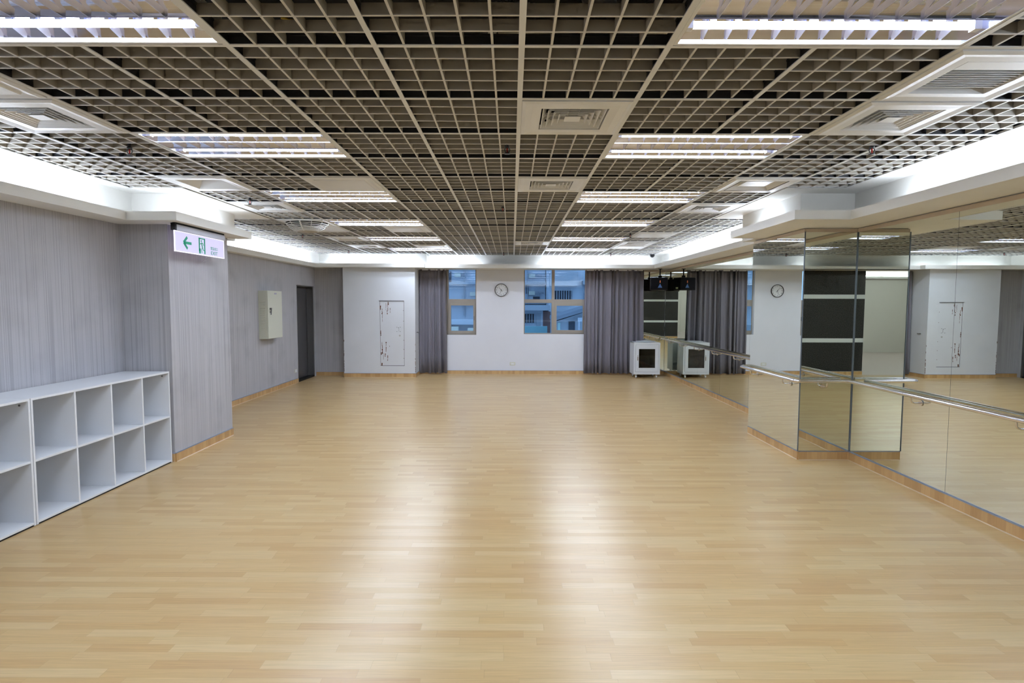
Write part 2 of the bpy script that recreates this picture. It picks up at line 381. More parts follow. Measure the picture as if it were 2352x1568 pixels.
cove('trim_2',[(-4.3,-1.81,11.78,12.5),(-1.81,3.4,11.93,12.7)],
     [(-4.037,11.78),(-1.81,11.78),(-1.81,11.93),(2.942,11.93)],
     run_x(12.3,[(-3.95,-2.80),(-2.60,-2.0)])+run_x(12.48,[(-1.85,-.72),(.60,1.74),(1.84,2.98)]))
cove('trim_3',[(2.945,3.5,-1.3,5.04),(2.46,3.5,5.04,6.5),(2.945,3.5,6.5,11.93)],
     [(2.945,11.925),(2.945,6.5),(2.46,6.5),(2.46,5.04),(2.945,5.04),(2.945,-1.0)],
     [((3.13,y,ZL),(3.13,y+1.17,ZL)) for y in (-1.15,.08,1.31,2.54)]+[((3.13,3.76,ZL),(3.13,4.80,ZL)),((2.62,5.95,ZL),(2.62,6.45,ZL))]+run_y(3.13,7.1,12.0))
cove('trim_4',[(-3.47,2.945,-1.3,-1.0)],[(2.94,-1.003),(-3.465,-1.003)],run_x(-1.16,[(-3.2,-2.05),(.62,1.77),(1.82,2.90)]))
# plaster band between cove wall and open grid
g=MB()
for r in ((-3.74,-3.557,-1.3,5.395),(-4.2,-3.074,5.395,7.36),(-4.2,-4.11,7.36,12.5),(-4.11,-1.85,12.45,12.5),(-1.85,3.04,12.65,12.7),
          (3.04,3.3,-1.3,5.315),(2.515,3.3,5.315,7.25),(3.04,3.3,7.25,12.7),(-3.557,3.045,-1.3,-1.15)):
    g.box(r[0],r[1],r[2],r[3],C,C+.012)
struct(g.build('trim_6',M_white))

# ------------------------------------------------------------------ ceiling grid
lights=[(i,j) for j in (-4,-1,2,5,8,11,14) for i in (-4,1)]
plates={( -5,0):'blank_l',(-5,1):'vent',(-5,4):'open',(-5,6):'vent',(-5,8):'fan',(-5,9):'fan2',(-5,11):'raised',(-5,13):'vent',
        (-3,4):'blank',(-3,9):'blank',(-3,13):'blank',(0,1):'vent',(0,4):'vent',(0,12):'vent',
        (3,0):'slat',(3,1):'vent',(3,4):'raised',(3,6):'vent',(3,10):'blank',(3,12):'vent',(3,13):'blank'}
used={}
for i,j in lights: used[(i,j)]='L'; used[(i+1,j)]='L2'
used.update(plates)
def col_ranges(i):
    yb=12.45 if gx(i)+.3<-1.85 else 12.65
    if i==-7: return [(-4.11,gx(-6),7.36,yb)]
    if i==-6: return [(-3.557,gx(-5),-1.15,5.395),(gx(-6),gx(-5),7.36,yb)]
    if i==4: return [(gx(4),3.045,-1.15,5.315),(gx(4),3.04,7.25,yb)]
    return [(gx(i),gx(i+1),-1.15,yb)]
NJ=17
ceil=MB()
# hangers / tees
def tee(x0,x1,y0,y1,wdt):
    if x1-x0>y1-y0: ceil.box(x0,x1,(y0+y1)/2-wdt/2,(y0+y1)/2+wdt/2,C-.003,C+.001); ceil.box(x0,x1,(y0+y1)/2-.0015,(y0+y1)/2+.0015,C,C+.038,1); ceil.box(x0,x1,(y0+y1)/2-.01,(y0+y1)/2+.01,C+.036,C+.044,1)
    else: ceil.box((x0+x1)/2-wdt/2,(x0+x1)/2+wdt/2,y0,y1,C-.004,C+.001); ceil.box((x0+x1)/2-.0015,(x0+x1)/2+.0015,y0,y1,C,C+.038,1); ceil.box((x0+x1)/2-.01,(x0+x1)/2+.01,y0,y1,C+.036,C+.044,1)
for i in range(-6,5):
    x=gx(i)
    for j in range(-6,NJ):
        y0=max(gy(j),-1.15); y1=min(gy(j+1),12.45 if x<-1.85 else 12.65)
        if i==-6: y0=max(y0,7.36)
        if y1<=y0: continue
        if used.get((i,j))=='L2': continue
        wd=.026 if i in (-4,-2,0,1,3,-5) else .022
        tee(x,x,y0,y1,wd)
for j in range(-5,NJ+1):
    y=gy(j)
    if y>12.66: continue
    for i in range(-7,5):
        for (x0,x1,a,b) in col_ranges(i):
            if a<=y<=b:
                if used.get((i,j))=='fan2' : continue
                tee(x0,x1,y,y,.022)
# perimeter angle
def ang(x0,x1,y0,y1): ceil.box(x0,x1,y0,y1,C-.003,C-.0005)
ang(-3.565,-3.545,-1.15,5.395); ang(-3.557,-3.074,5.385,5.4); ang(-4.118,-4.10,7.36,12.45); ang(-4.11,-3.08,7.355,7.37)
ang(3.035,3.052,-1.15,5.315); ang(2.52,3.045,5.305,5.32); ang(3.033,3.05,7.25,12.65)
ceiling=struct(ceil.build('ceiling',[M_grid,M_railm]))
# open-cell grille panels
tiles=[]
BL=.0095; BH=.046
def grille(x0,x1,y0,y1,nx0,nx1,ny0,ny1):
    """blades at nx offsets between x0..x1 in tile coordinates"""
    m=MB()
    for k in range(1,5):
        xx=k*TX/5
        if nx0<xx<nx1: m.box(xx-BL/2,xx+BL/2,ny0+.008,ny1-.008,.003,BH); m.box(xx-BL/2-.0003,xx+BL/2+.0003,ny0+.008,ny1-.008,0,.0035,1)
        yy=k*TY/5
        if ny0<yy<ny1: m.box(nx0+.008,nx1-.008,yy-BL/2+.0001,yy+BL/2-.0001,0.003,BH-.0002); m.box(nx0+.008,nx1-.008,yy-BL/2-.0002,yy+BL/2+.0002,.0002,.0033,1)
    return m
full=grille(0,0,0,0,0,TX,0,TY).mesh('grille_panel',[M_bladeshade,M_bladelit])
for j in range(-6,NJ):
    for i in range(-7,5):
        if (i,j) in used: continue
        for (x0,x1,a,b) in col_ranges(i):
            y0,y1=max(a,gy(j)),min(b,gy(j+1))
            if y1-y0<.03: continue
            if (i,j)==(0,-1): pass
            whole=abs(x1-x0-TX)<.002 and abs(y1-y0-TY)<.002
            if whole: me=full
            else:
                me=grille(0,0,0,0,x0-gx(i),x1-gx(i),y0-gy(j),y1-gy(j))
                if not me.v: continue
                me=me.mesh('grille_panel',[M_bladeshade,M_bladelit])
            dz=random.uniform(-.001,.003); rx=random.gauss(0,.003); ry=random.gauss(0,.003)
            if random.random()<.12: ry+=random.choice((-1,1))*.012
            tiles.append((j,i,me,(gx(i),gy(j),C-.002+dz),(rx,ry,random.gauss(0,.002))))
tiles.sort(key=lambda t:(t[0]<-1, t[0]))
rest=MB()
for n,(j,i,me,loc,rot) in enumerate(tiles):
    if n<100:
        o=bpy.data.objects.new('grille_panel',me); COL.objects.link(o); o.parent=ceiling; o.location=loc; o.rotation_euler=rot
    else:
        Mx=Matrix.LocRotScale(Vector(loc),Matrix.Rotation(rot[0],3,'X')@Matrix.Rotation(rot[1],3,'Y'),None)
        vv=[v.co[:] for v in me.vertices]
        for mi_ in (0,1): rest.add(vv,[tuple(p.vertices) for p in me.polygons if p.material_index==mi_],mi_,False,Mx)
r=rest.build('grille_panels_beyond',[M_bladeshade,M_bladelit],ceiling); r['kind']='stuff'
# plenum
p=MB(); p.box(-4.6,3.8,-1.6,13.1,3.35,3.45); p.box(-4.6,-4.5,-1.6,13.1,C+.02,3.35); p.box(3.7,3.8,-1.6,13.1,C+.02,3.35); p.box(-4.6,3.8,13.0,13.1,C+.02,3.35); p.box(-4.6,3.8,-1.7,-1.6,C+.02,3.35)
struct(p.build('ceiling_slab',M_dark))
p=MB()
for y in (0.3,2.28,4.6,6.9,9.2,11.4): p.box(-4.4,3.6,y-.02,y+.02,C+.13,C+.17)
struct(p.build('ceiling_hanger_rails',M_railm))
# ducts above the grid
d=MB(); pts=[(-.12+.12*k,2.98+.10*math.sin(k*.5),C+.31+.03*math.sin(k*.9)) for k in range(12)]
d.tube(pts,.12,16); 
for q in range(48):
    t=q/47*10.9; k=int(t); fr=t-k; a=Vector(pts[k]).lerp(Vector(pts[k+1]),fr); b2=a+Vector((.012,0,0))
    d.tube([a,b2],.127,16)
tag(d.build('flexible_duct',M_foil),'crumpled silver foil duct lying above the open ceiling grille','duct')
d=MB(); d.tube([(.42,3.0,C+.52),(.50,3.25,C+.50),(.56,3.9,C+.52)],.085,16)
tag(d.build('air_pipe',pbr('dull_white_pipe',(.5,.5,.5),.5)),'dull white pipe above the grille just beyond the foil duct','pipe')
d=MB(); d.tube([(-1.0,2.55,C+.16),(-.6,2.75,C+.13),(-.3,3.0,C+.16)],.006,6); tag(d.build('yellow_cable',M_yel),'thin yellow cable lying above the open ceiling grille','cable')

# ------------------------------------------------------------------ troffers
def make_troffer(label):
    t=thing('fluorescent_troffer',label,'ceiling light',(0,0,0),0,'recessed louvred fluorescent lights')
    LX,LY=2*TX-.03,TY-.028; hx,hy=LX/2,LY/2
    h=MB()
    h.box(-hx,hx,-hy,-hy+.014,-.002,.10); h.box(-hx,hx,hy-.014,hy,-.002,.10); h.box(-hx,-hx+.014,-hy,hy,-.002,.10); h.box(hx-.014,hx,-hy,hy,-.002,.10)
    h.box(-hx,hx,-hy,hy,.10,.106)
    h.build('housing',M_plate,t)
    r=MB(); a=hx-.015; PC=.185; HW=.084; TZ=.028
    cs=(-PC,PC)
    prof_z=lambda u: .078-.054*u*u
    for yc in cs:
        prof=[(yc-HW-.018,.006)]+[(yc+(k/8)*HW,prof_z(k/8)) for k in range(-8,9)]+[(yc+HW+.018,.006)]
        r.strip(prof,-a,a)
    r.strip([(-.085,.006),(-.078,.030),(-.03,.040),(.03,.040),(.078,.030),(.085,.006)],-a,a)
    r.build('reflector',M_alu,t)
    for sx in (-1,1):
        e=MB(); e.box(sx*a-.001,sx*a+.001,-hy+.015,hy-.015,.0,.09); e.build('end_plate',M_alu,t)
    l=MB(); n=12
    for k in range(1,n):
        x=-a+k*2*a/n
        for yc in cs:
            for sd in (-1,1):
                vs=[];fs=[]
                for q in range(7):
                    u=1-.78*q/6; y=yc+sd*u*HW; zt=prof_z(u)+.001; zb=.004+.014*(1-u)/.78
                    w1=.0012+.0055*(zt-zb)/.06
                    vs+=[(x-.001,y,zb),(x+.001,y,zb),(x+w1,y,zt),(x-w1,y,zt)]
                for q in range(6):
                    b=q*4; fs+=[(b,b+4,b+5,b+1),(b+1,b+5,b+6,b+2),(b+2,b+6,b+7,b+3),(b+3,b+7,b+4,b)]
                l.add(vs,fs,0,False)
        l.box(x-.0012,x+.0012,-.084,.084,.005,.034)
    for yc in cs:
        for sd in (-1,1): l.box(-a,a,yc+sd*.1015-.0006,yc+sd*.1015+.0006,.002,.007)
    l.build('louvre',M_fin,t)
    for yc in cs:
        q=MB(); q.tube([(-a+.03,yc,TZ),(a-.03,yc,TZ)],.0145,8); q.build('lamp_tube',M_lamp,t)
        for sx in (-1,1):
            q=MB(); q.box(sx*a,sx*(a-.03),yc-.016,yc+.016,.010,.070); q.build('lamp_holder',M_housing,t)
    return t
ordn={-4:'behind the camera',-1:'the first and largest',2:'second towards the windows',5:'third towards the windows',8:'fourth towards the windows',11:'fifth towards the windows',14:'last before the back wall'}
proto=None
for i,j in lights:
    side='left' if i<0 else 'right'
    lab='lit louvred fluorescent light on the %s side, %s'%('shelf' if i<0 else 'mirror',ordn[j])
    if proto is None: proto=make_troffer(lab); o=proto
    else: o=copy_tree(proto); o['label']=lab
    o.location=(gx(i+1),gy(j)+TY/2,C)

# ------------------------------------------------------------------ air outlets and panels
def base_plate(m,inner,mi=0,hs=TX/2-.014):
    # outer bevelled frame hs -> inner
    m.ring(hs,hs,mi,None,.012,-.006); m.ring(hs,hs-.02,mi,None,-.006,-.012); m.ring(hs-.02,hs-.055,mi,None,-.012,-.006); m.ring(hs-.055,inner,mi,None,-.006,-.007)
def make_vent(label):
    t=thing('ceiling_diffuser',label,'air vent',(0,0,0),0,'four-way air diffusers in the grille ceiling')
    m=MB(); base_plate(m,.185); m.ring(.185,.180,0,None,-.007,.02); m.build('frame',M_plate,t)
    m=MB()
    for a in (.176,.146,.114,.082):
        m.ring(a,a-.024,0,None,-.004,.030); m.ring(a,a-.003,0,None,-.004,-.004); m.ring(a-.003,a-.026,0,None,-.004,.030)
    m.add([(-.045,-.045,-.004),(.045,-.045,-.004),(.045,.045,-.004),(-.045,.045,-.004)],[(0,3,2,1)]); m.ring(.045,.03,0,None,-.004,.012)
    for s in (-.03,.03): m.box(s-.0015,s+.0015,-.17,.17,.004,.022); m.box(-.17,.17,s-.0015,s+.0015,.004,.022)
    m.build('vane_cone',M_plate,t)
    m=MB(); m.box(-.18,.18,-.18,.18,.06,.065); 
    for s in (-1,1): m.box(s*.185-.002,s*.185+.002,-.185,.185,.02,.065); m.box(-.185,.185,s*.185-.002,s*.185+.002,.02,.065)
    m.build('neck',M_dark,t)
    return t
vlabel={(0,1):'large cream four-way air diffuser in mid ceiling, beside the wide straight ceiling rail',(0,4):'mid-ceiling cream air diffuser, second one along the wide straight rail',(0,12):'mid-ceiling air diffuser close to the back wall and clock',
 (-5,1):'cream diffuser above the white shelving, beside a blank cream panel',(-5,6):'cream diffuser between the deep recessed panel and the round cage fan',(-5,13):'cream diffuser beyond the hooded panel behind the round cage fan',
 (3,1):'cream diffuser touching the slatted return air grille',(3,6):'cream diffuser beside the cove above the mirrored pillar',(3,12):'mirror-side cream diffuser between two blank panels near the back wall'}
vp=None
rotv=random.Random(3)
for (i,j),k in plates.items():
    c=(gx(i)+TX/2,gy(j)+TY/2,C-.004)
    if k=='vent':
        if vp is None: vp=make_vent(vlabel[(i,j)]); o=vp
        else: o=copy_tree(vp); o['label']=vlabel[(i,j)]
        o.location=c
    elif k in ('blank','blank_l'):
        lab={(-5,0):'large blank cream ceiling panel above the white shelving',(-3,4):'blank cream panel between the second and third shelf-side lights',(-3,9):'blank cream panel touching the fourth shelf-side light',(-3,13):'blank cream panel touching the last shelf-side light',(3,10):'mirror-side blank cream panel before the last diffuser',(3,13):'mirror-side blank cream panel behind the last diffuser'}[(i,j)]
        t=thing('ceiling_panel',lab,'ceiling panel',c,0,'blank cream ceiling panels')
        m=MB(); base_plate(m,.22); m.ring(.22,.215,0,None,-.007,-.016); m.add([(-.215,-.215,-.016),(.215,-.215,-.016),(.215,.215,-.016),(-.215,.215,-.016)],[(0,3,2,1)]); m.build('panel_face',M_plate,t)
    elif k=='open':
        t=thing('recessed_ceiling_panel','cream panel with a deep square recess beside the exit sign pillar','ceiling panel',c)
        m=MB(); base_plate(m,.20); m.build('frame',M_plate,t)
        m=MB(); m.ring(.20,.13,0,None,-.007,.09); m.add([(-.13,-.13,.09),(.13,-.13,.09),(.13,.13,.09),(-.13,.13,.09)],[(0,3,2,1)]); m.build('recess_tray',M_plate,t)
    elif k=='raised':
        lab='cream hooded outlet panel in front of the mirrored pillar' if i>0 else 'cream hooded outlet panel beyond the round ceiling fan'
        t=thing('hooded_ceiling_panel',lab,'ceiling panel',c)
        m=MB(); base_plate(m,.21); m.build('frame',M_plate,t)
        m=MB(); m.ring(.20,.15,0,None,-.006,.05); m.add([(-.15,-.15,.05),(.15,-.15,.05),(.15,.15,.05),(-.15,.15,.05)],[(0,3,2,1)]); m.box(-.12,.12,-.11,.09,.01,.02); m.build('recess_tray',M_plate,t)
    elif k=='slat':
        t=thing('return_air_grille','cream slatted return air grille on the mirror side of the ceiling','air vent',c)
        m=MB(); base_plate(m,.19); m.ring(.19,.185,0,None,-.007,.03); m.build('frame',M_plate,t)
        m=MB()
        for q in range(9):
            y=-.15+q*.026+.06; m.hexa([(-.185,y-.004,-.002),(.185,y-.004,-.002),(.185,y,-.002),(-.185,y,-.002)],[(-.185,y+.012,.022),(.185,y+.012,.022),(.185,y+.016,.022),(-.185,y+.016,.022)])
        m.box(-.185,.185,-.185,-.1,-.006,.0)
        m.build('slat_set',M_plate,t)
        m=MB(); m.box(-.185,.185,-.185,.185,.035,.04); m.build('duct_box',M_dark,t)
# round fan
t=thing('ceiling_fan','round cream cage fan hanging from the ceiling past the exit sign pillar','fan',(gx(-5)+TX/2,gy(8)+TY*.5,C-.004))
m=MB(); hs=TX/2-.012; y0,y1=-TY*.5+.01,TY*1.5-.01
n=40
ring=[(.285*math.cos(2*PI*k/n),.285*math.sin(2*PI*k/n)) for k in range(n)]
def sq(k):
    c_,s_=math.cos(2*PI*k/n),math.sin(2*PI*k/n); u=max(abs(c_),abs(s_)); x=c_/u*hs; y=s_/u*(y1 if s_>0 else -y0)*1.0
    return (x,y)
vs=[(x,y,-.006) for x,y in ring]+[(sq(k)[0],sq(k)[1],-.008) for k in range(n)]
m.add(vs,[(k,(k+1)%n,n+(k+1)%n,n+k) for k in range(n)]); m.box(-hs,hs,y0,y0+.01,-.012,.004); m.box(-hs,hs,y1-.01,y1,-.012,.004); m.box(-hs,-hs+.01,y0,y1,-.012,.004); m.box(hs-.01,hs,y0,y1,-.012,.004)
m.build('mounting_plate',M_plate,t)
m=MB()
for q in range(9):
    r=.283-q*.019; z=-.008-.105*math.sin(q/8*PI/2)
    m.tube([(r*math.cos(2*PI*k/36),r*math.sin(2*PI*k/36),z) for k in range(36)],.0055,6,closed=True)
for q in range(12):
    a=2*PI*q/12; w_=.011 if q%3==0 else .004
    m.tube([((.283-k*.019)*math.cos(a),(.283-k*.019)*math.sin(a),-.008-.105*math.sin(k/8*PI/2)) for k in range(9)],w_,6)
m.build('fan_cage',M_plate,t)
m=MB(); m.lathe([(0,-.128),(.06,-.127),(.12,-.122),(.142,-.112),(.142,-.085),(0,-.06)],28); m.build('hub_cover',pbr('grey_grille_plastic',(.40,.37,.33),.5),t)
m=MB()
for q in range(5):
    Mz=Matrix.Rotation(q*2*PI/5,4,'Z'); m.hexa([(.03,-.02,-.02),(.24,-.05,-.035),(.24,.05,-.01),(.03,.02,-.005)],[(.03,-.02,-.016),(.24,-.05,-.031),(.24,.05,-.006),(.03,.02,-.001)],0,Mz)
m.build('fan_blade_set',M_railm,t)
m=MB(); m.lathe([(.285,-.006),(.28,.05),(0,.06)],32); m.build('fan_housing',M_dark,t)

# sprinklers
sp=None
for k,(x,y,lab) in enumerate([(-2.63,4.005,'red-bulb sprinkler head past the diffuser above the shelving'),(-2.70,5.965,'red-bulb sprinkler head between the deep recessed panel and the next diffuser'),
   (2.422,3.932,'sprinkler head past the diffuser next to the slatted grille'),(-.036,3.946,'sprinkler head beside the wide rail past the first mid-ceiling diffuser'),
   (-.105,6.37,'sprinkler head beside the wide rail past the second mid-ceiling diffuser'),(-3.253,8.962,'sprinkler head between the round cage fan and the side cove'),(-3.3,11.638,'sprinkler head above the dark metal door corner'),
   (1.797,8.791,'sprinkler head past the fourth mirror-side light'),(2.08,12.166,'sprinkler head by the back wall above the wide curtain'),(-.178,12.031,'sprinkler head by the back wall above the clock')]):
    if sp is None:
        sp=thing('sprinkler_head',lab,'sprinkler',(0,0,0),0,'pendant sprinkler heads'); 
        m=MB(); m.tube([(0,0,.16),(0,0,.0)],.011,10); m.lathe([(.011,0),(.017,-.002),(.017,-.012),(.009,-.016)],14); m.build('pipe',M_railm,sp)
        m=MB()
        for s in (-1,1): m.tube([(s*.012,0,-.012),(s*.020,0,-.028),(s*.012,0,-.044),(0,0,-.05)],.003,6)
        m.lathe([(0,-.05),(.021,-.052),(.021,-.054),(0,-.056)],14); m.build('deflector',M_railm,sp)
        m=MB(); m.tube([(0,0,-.016),(0,0,-.046)],.0045,8); m.build('bulb',M_bulb,sp); o=sp
    else: o=copy_tree(sp); o['label']=lab
    o.location=(x,y,C-.002)
t=thing('dome_sensor','small black dome sensor by the back cove above the speaker','sensor',(3.0,12.35,C))
m=MB(); m.lathe([(.05,.0),(.05,-.02),(.042,-.045),(.025,-.062),(0,-.068)],20); m.build('dome',M_black,t); m=MB(); m.lathe([(0,.002),(.055,.002),(.055,-.006),(.05,-.008)],20); m.build('base_ring',M_black,t)

# ------------------------------------------------------------------ baseboards
BHt=.088
def bboard(name,segs):
    m=MB()
    for p0,p1,nrm in segs:
        (x0,y0),(x1,y1)=p0,p1; nx,ny=nrm; tk=.012
        a,b=(x0,y0),(x1,y1); c,d=(x1+nx*tk,y1+ny*tk),(x0+nx*tk,y0+ny*tk)
        poly=[a,b,c,d]
        ar=sum(poly[k][0]*poly[(k+1)%4][1]-poly[(k+1)%4][0]*poly[k][1] for k in range(4))
        if ar<0: poly=poly[::-1]
        m.prism(poly,0,BHt-.006,0)
        g_=.003; poly2=[a,b,(c[0]+nx*g_,c[1]+ny*g_),(d[0]+nx*g_,d[1]+ny*g_)]
        if ar<0: poly2=poly2[::-1]
        m.prism(poly2,BHt-.006,BHt,1)
        # pale sealant line and coved foot
        e=.007; poly3=[(c[0],c[1]),(d[0],d[1]),(d[0]+nx*e,d[1]+ny*e),(c[0]+nx*e,c[1]+ny*e)]
        vs=[(poly3[0][0],poly3[0][1],.0),(poly3[1][0],poly3[1][1],.0),(poly3[2][0],poly3[2][1],.0),(poly3[3][0],poly3[3][1],.0),(poly3[1][0],poly3[1][1],.006),(poly3[0][0],poly3[0][1],.006)]
        m.add(vs,[(0,1,4,5),(3,5,4,2)],2)
    return struct(m.build(name,[M_base,M_steelcap,pbr('pale_sealant',(.56,.42,.27),.5)]))
bboard('baseboard_left',[((-3.73,-1.3),(-3.73,5.48),(1,0)),((-3.73,5.48),(-3.27,5.48),(0,-1)),((-3.27,5.48),(-3.27,6.62),(1,0)),((-3.27,6.62),(-4.18,6.62),(0,1)),((-4.18,6.62),(-4.18,DY0-.02),(1,0)),((-4.18,12.17),(-3.51,12.17),(0,-1))])
bboard('baseboard_back',[((PX0-.001,12.17),(PX0-.001,PY),(-1,0)),((PX0,PY),(PX1,PY),(0,-1)),((PX1,PY),(PX1,WY),(1,0)),((PX1,WY),(3.33,WY),(0,-1))])
bboard('baseboard_right',[((xr(-1.3),-1.3),(xr(5.62),5.62),(-1,0)),((xr(5.62),5.622),(2.858,5.622),(0,-1)),((2.858,5.622),(2.848,6.80),(-1,0)),((2.848,6.80),(xr(6.8),6.80),(0,1)),((xr(6.8),6.8),(xr(12.5),12.5),(-1,0))])
bboard('baseboard_rear',[((-1.06,RY),(3.37,RY),(0,1))])

# ------------------------------------------------------------------ mirrors
def mirror(p0,p1,nrm,label,z0=BHt+.002,z1=2.245):
    (x0,y0),(x1,y1)=p0,p1; nx,ny=nrm; tk=.006; g_=.0015
    L=math.hypot(x1-x0,y1-y0); ux,uy=(x1-x0)/L,(y1-y0)/L
    x0+=ux*g_; y0+=uy*g_; x1-=ux*g_; y1-=uy*g_
    a=(x0-nx*tk,y0-ny*tk); b=(x1-nx*tk,y1-ny*tk)
    m=MB(); vs=[(x0,y0,z0),(x1,y1,z0),(x1,y1,z1),(x0,y0,z1),(a[0],a[1],z0),(b[0],b[1],z0),(b[0],b[1],z1),(a[0],a[1],z1)]
    m.add(vs,[(0,1,2,3)],0); m.add(vs,[(4,7,6,5),(0,4,5,1),(1,5,6,2),(2,6,7,3),(3,7,4,0)],1)
    o=m.build('mirror_panel',[M_mirror,M_medge]); return tag(o,label,'mirror','wall mirrors')
def segs(ys,labs):
    for k in range(len(ys)-1): mirror((xr(ys[k]),ys[k]),(xr(ys[k+1]),ys[k+1]),(-1,0),labs[k])
segs([5.612,4.36,3.10,1.84,.58,-.68],['side wall mirror panel touching the pillar corner, crossed by the barre','side wall mirror panel next but one to the pillar corner','side wall mirror panel third from the pillar corner','side wall mirror panel fourth from the pillar corner','side wall mirror panel fifth from the pillar corner'])
mirror((2.852,5.616),(xr(5.6)-.002,5.616),(0,-1),'narrow mirror on the pillar showing the dark stone wall')
mirror((2.850,5.622),(2.838,6.795),(-1,0),'mirror on the pillar side that shows the clock')
mirror((2.85,6.803),(xr(6.8),6.803),(0,1),'mirror on the far face of the pillar')
segs([6.81,8.05,9.15,10.25,11.35,12.485],['far side wall mirror hidden partly by the pillar','far side wall mirror showing the window edge and curtain','far side wall mirror showing the middle of the curtain','far side wall mirror showing the rack cabinet','far side wall mirror in the back corner behind the speaker'])
mirror((2.86,12.488),(xr(12.48)-.003,12.488),(0,-1),'narrow mirror on the back wall between curtain and corner')
m=MB()
m.box(2.86,xr(5.6),5.618,5.63,2.245,2.278); m.box(2.845,2.862,5.63,6.80,2.245,2.278); 
for a,b in ((-.68,5.61),(6.8,12.48)):
    m.hexa([(xr(a)-.004,a,2.245),(xr(a)+.02,a,2.245),(xr(b)+.02,b,2.245),(xr(b)-.004,b,2.245)],[(xr(a)-.004,a,2.278),(xr(a)+.02,a,2.278),(xr(b)+.02,b,2.278),(xr(b)-.004,b,2.278)])
m.box(2.86,3.33,12.486,12.5,2.245,2.30)
struct(m.build('trim_7',pbr('tan_mirror_moulding',(.55,.46,.36),.5)))
# thin dark mirror corner trims
m=MB(); m.box(2.843,2.852,5.612,5.620,BHt,2.25); m.box(2.852,2.860,12.478,12.492,BHt,2.27); m.box(xr(5.6)-.006,xr(5.6)-.001,5.608,5.614,BHt,2.25)
struct(m.build('trim_8',pbr('blue_grey_corner_strip',(.16,.19,.23),.4,metal=.5)))

# ------------------------------------------------------------------ ballet barres
BZ=.800; BO=.084; BR=.0185
def bracket(par,x,y,nrm):   # mounted on wall at x,y
    nx,ny=nrm; m=MB(); x+=nx*.002; y+=ny*.002
    m.tube([(x,y,BZ-.062),(x+nx*.006,y+ny*.006,BZ-.062)],.024,18)
    e=.4
    m.tube([(x,y,BZ-.062),(x+nx*.05,y+ny*.05,BZ-.064),(x+nx*.072,y+ny*.072,BZ-.058),(x+nx*.081,y+ny*.081,BZ-.046),(x+nx*BO,y+ny*BO,BZ-.012)],.0065,10)
    m.build('bracket',M_chrome,par)
def arc(c,a0,a1,r,n=6): return [(c[0]+r*math.cos(a0+(a1-a0)*k/n),c[1]+r*math.sin(a0+(a1-a0)*k/n),BZ) for k in range(n+1)]
t=thing('ballet_barre','long steel barre along the side mirrors next to the pillar','barre',(xr(3)-BO,3,0),0,'steel ballet barres')
m=MB(); O=Vector((xr(3)-BO,3,0))
m.tube([Vector((xr(5.53)-BO,5.53,BZ))-O,Vector((xr(-.9)-BO,-.9,BZ))-O],BR,18); m.build('rail',M_chrome,t,)
for y in (4.66,3.68,2.70,1.72,.74,-.24): bracket(t,xr(y)-O.x,y-O.y,(-1,0))
t=thing('ballet_barre','short steel barre wrapped around the mirrored pillar','barre',(2.76,5.53,0),0,'steel ballet barres')
O=Vector((2.76,5.53,0)); cx=2.845-BO; r=.05
pts=[(3.25,6.80+BO,BZ)]+arc((cx+r,6.80+BO-r),PI/2,PI,r)+arc((cx+r,5.616-BO+r),PI,1.5*PI,r)+[(xr(5.53)-BO+.01,5.616-BO,BZ)]
m=MB(); m.tube([Vector(p)-O for p in pts],BR,18); m.build('rail',M_chrome,t)
for y in (6.58,5.80): bracket(t,2.845-O.x,y-O.y,(-1,0))
bracket(t,3.07-O.x,5.616-O.y,(0,-1))
t=thing('ballet_barre','steel barre along the far side mirrors behind the pillar','barre',(xr(9)-BO,9,0),0,'steel ballet barres')
O=Vector((xr(9)-BO,9,0)); m=MB(); m.tube([Vector((xr(12.40)-BO,12.40,BZ))-O,Vector((xr(6.95)-BO,6.95,BZ))-O],BR,18); m.build('rail',M_chrome,t)
for y in (12.0,11.1,10.2,9.3,8.4,7.5): bracket(t,xr(y)-O.x,y-O.y,(-1,0))

# ------------------------------------------------------------------ shelving
def shelf(label,y0):
    t=thing('cube_shelf',label,'shelving unit',(-3.72,y0,0),0,'white cube shelving units')
    D,Wd,Hh=.43,1.585,.887; T=.016
    m=MB(); m.box(0,D,0,Wd,Hh-T,Hh); m.build('top_board',M_shelf,t,bev=.0012)
    m=MB(); m.box(0.004,D-.001,T,Wd-T,.012,.012+T); m.build('bottom_board',M_shelf,t,bev=.0012)
    m=MB(); m.box(.01,D-.006,.01,Wd-.01,0,.012); m.build('plinth',M_black,t)
    for a in (0,Wd-T): m=MB(); m.box(0,D,a,a+T,.004,Hh-T); m.build('side_panel',M_shelf,t,bev=.0012)
    cw=(Wd-T)/4; mid=(Hh)/2+.006
    for k in (1,2,3):
        for z0,z1 in ((.028,mid-T/2),(mid+T/2,Hh-T)):
            m=MB(); m.box(.004,D-.003,k*cw,k*cw+T,z0,z1); m.build('divider',M_shelf,t,bev=.001)
    m=MB(); m.box(.004,D-.002,T,Wd-T,mid-T/2,mid+T/2); m.build('middle_shelf',M_shelf,t,bev=.001)
    m=MB(); m.box(0,.004,T,Wd-T,.02,Hh-T); m.build('back_panel',M_shelf,t)
    for yy,zz in ((Wd-T-.003,Hh-.045),):
        m=MB(); m.tube([(D-.06,yy+.004,zz),(D-.06,yy,zz)],.007,14); m.build('cam_fitting',M_jamb,t)
    return t
shelf('white cube shelving unit against the grey wall, its end touching the pillar',3.876)
shelf('white cube shelving unit standing away from the pillar, only partly shown',2.285)

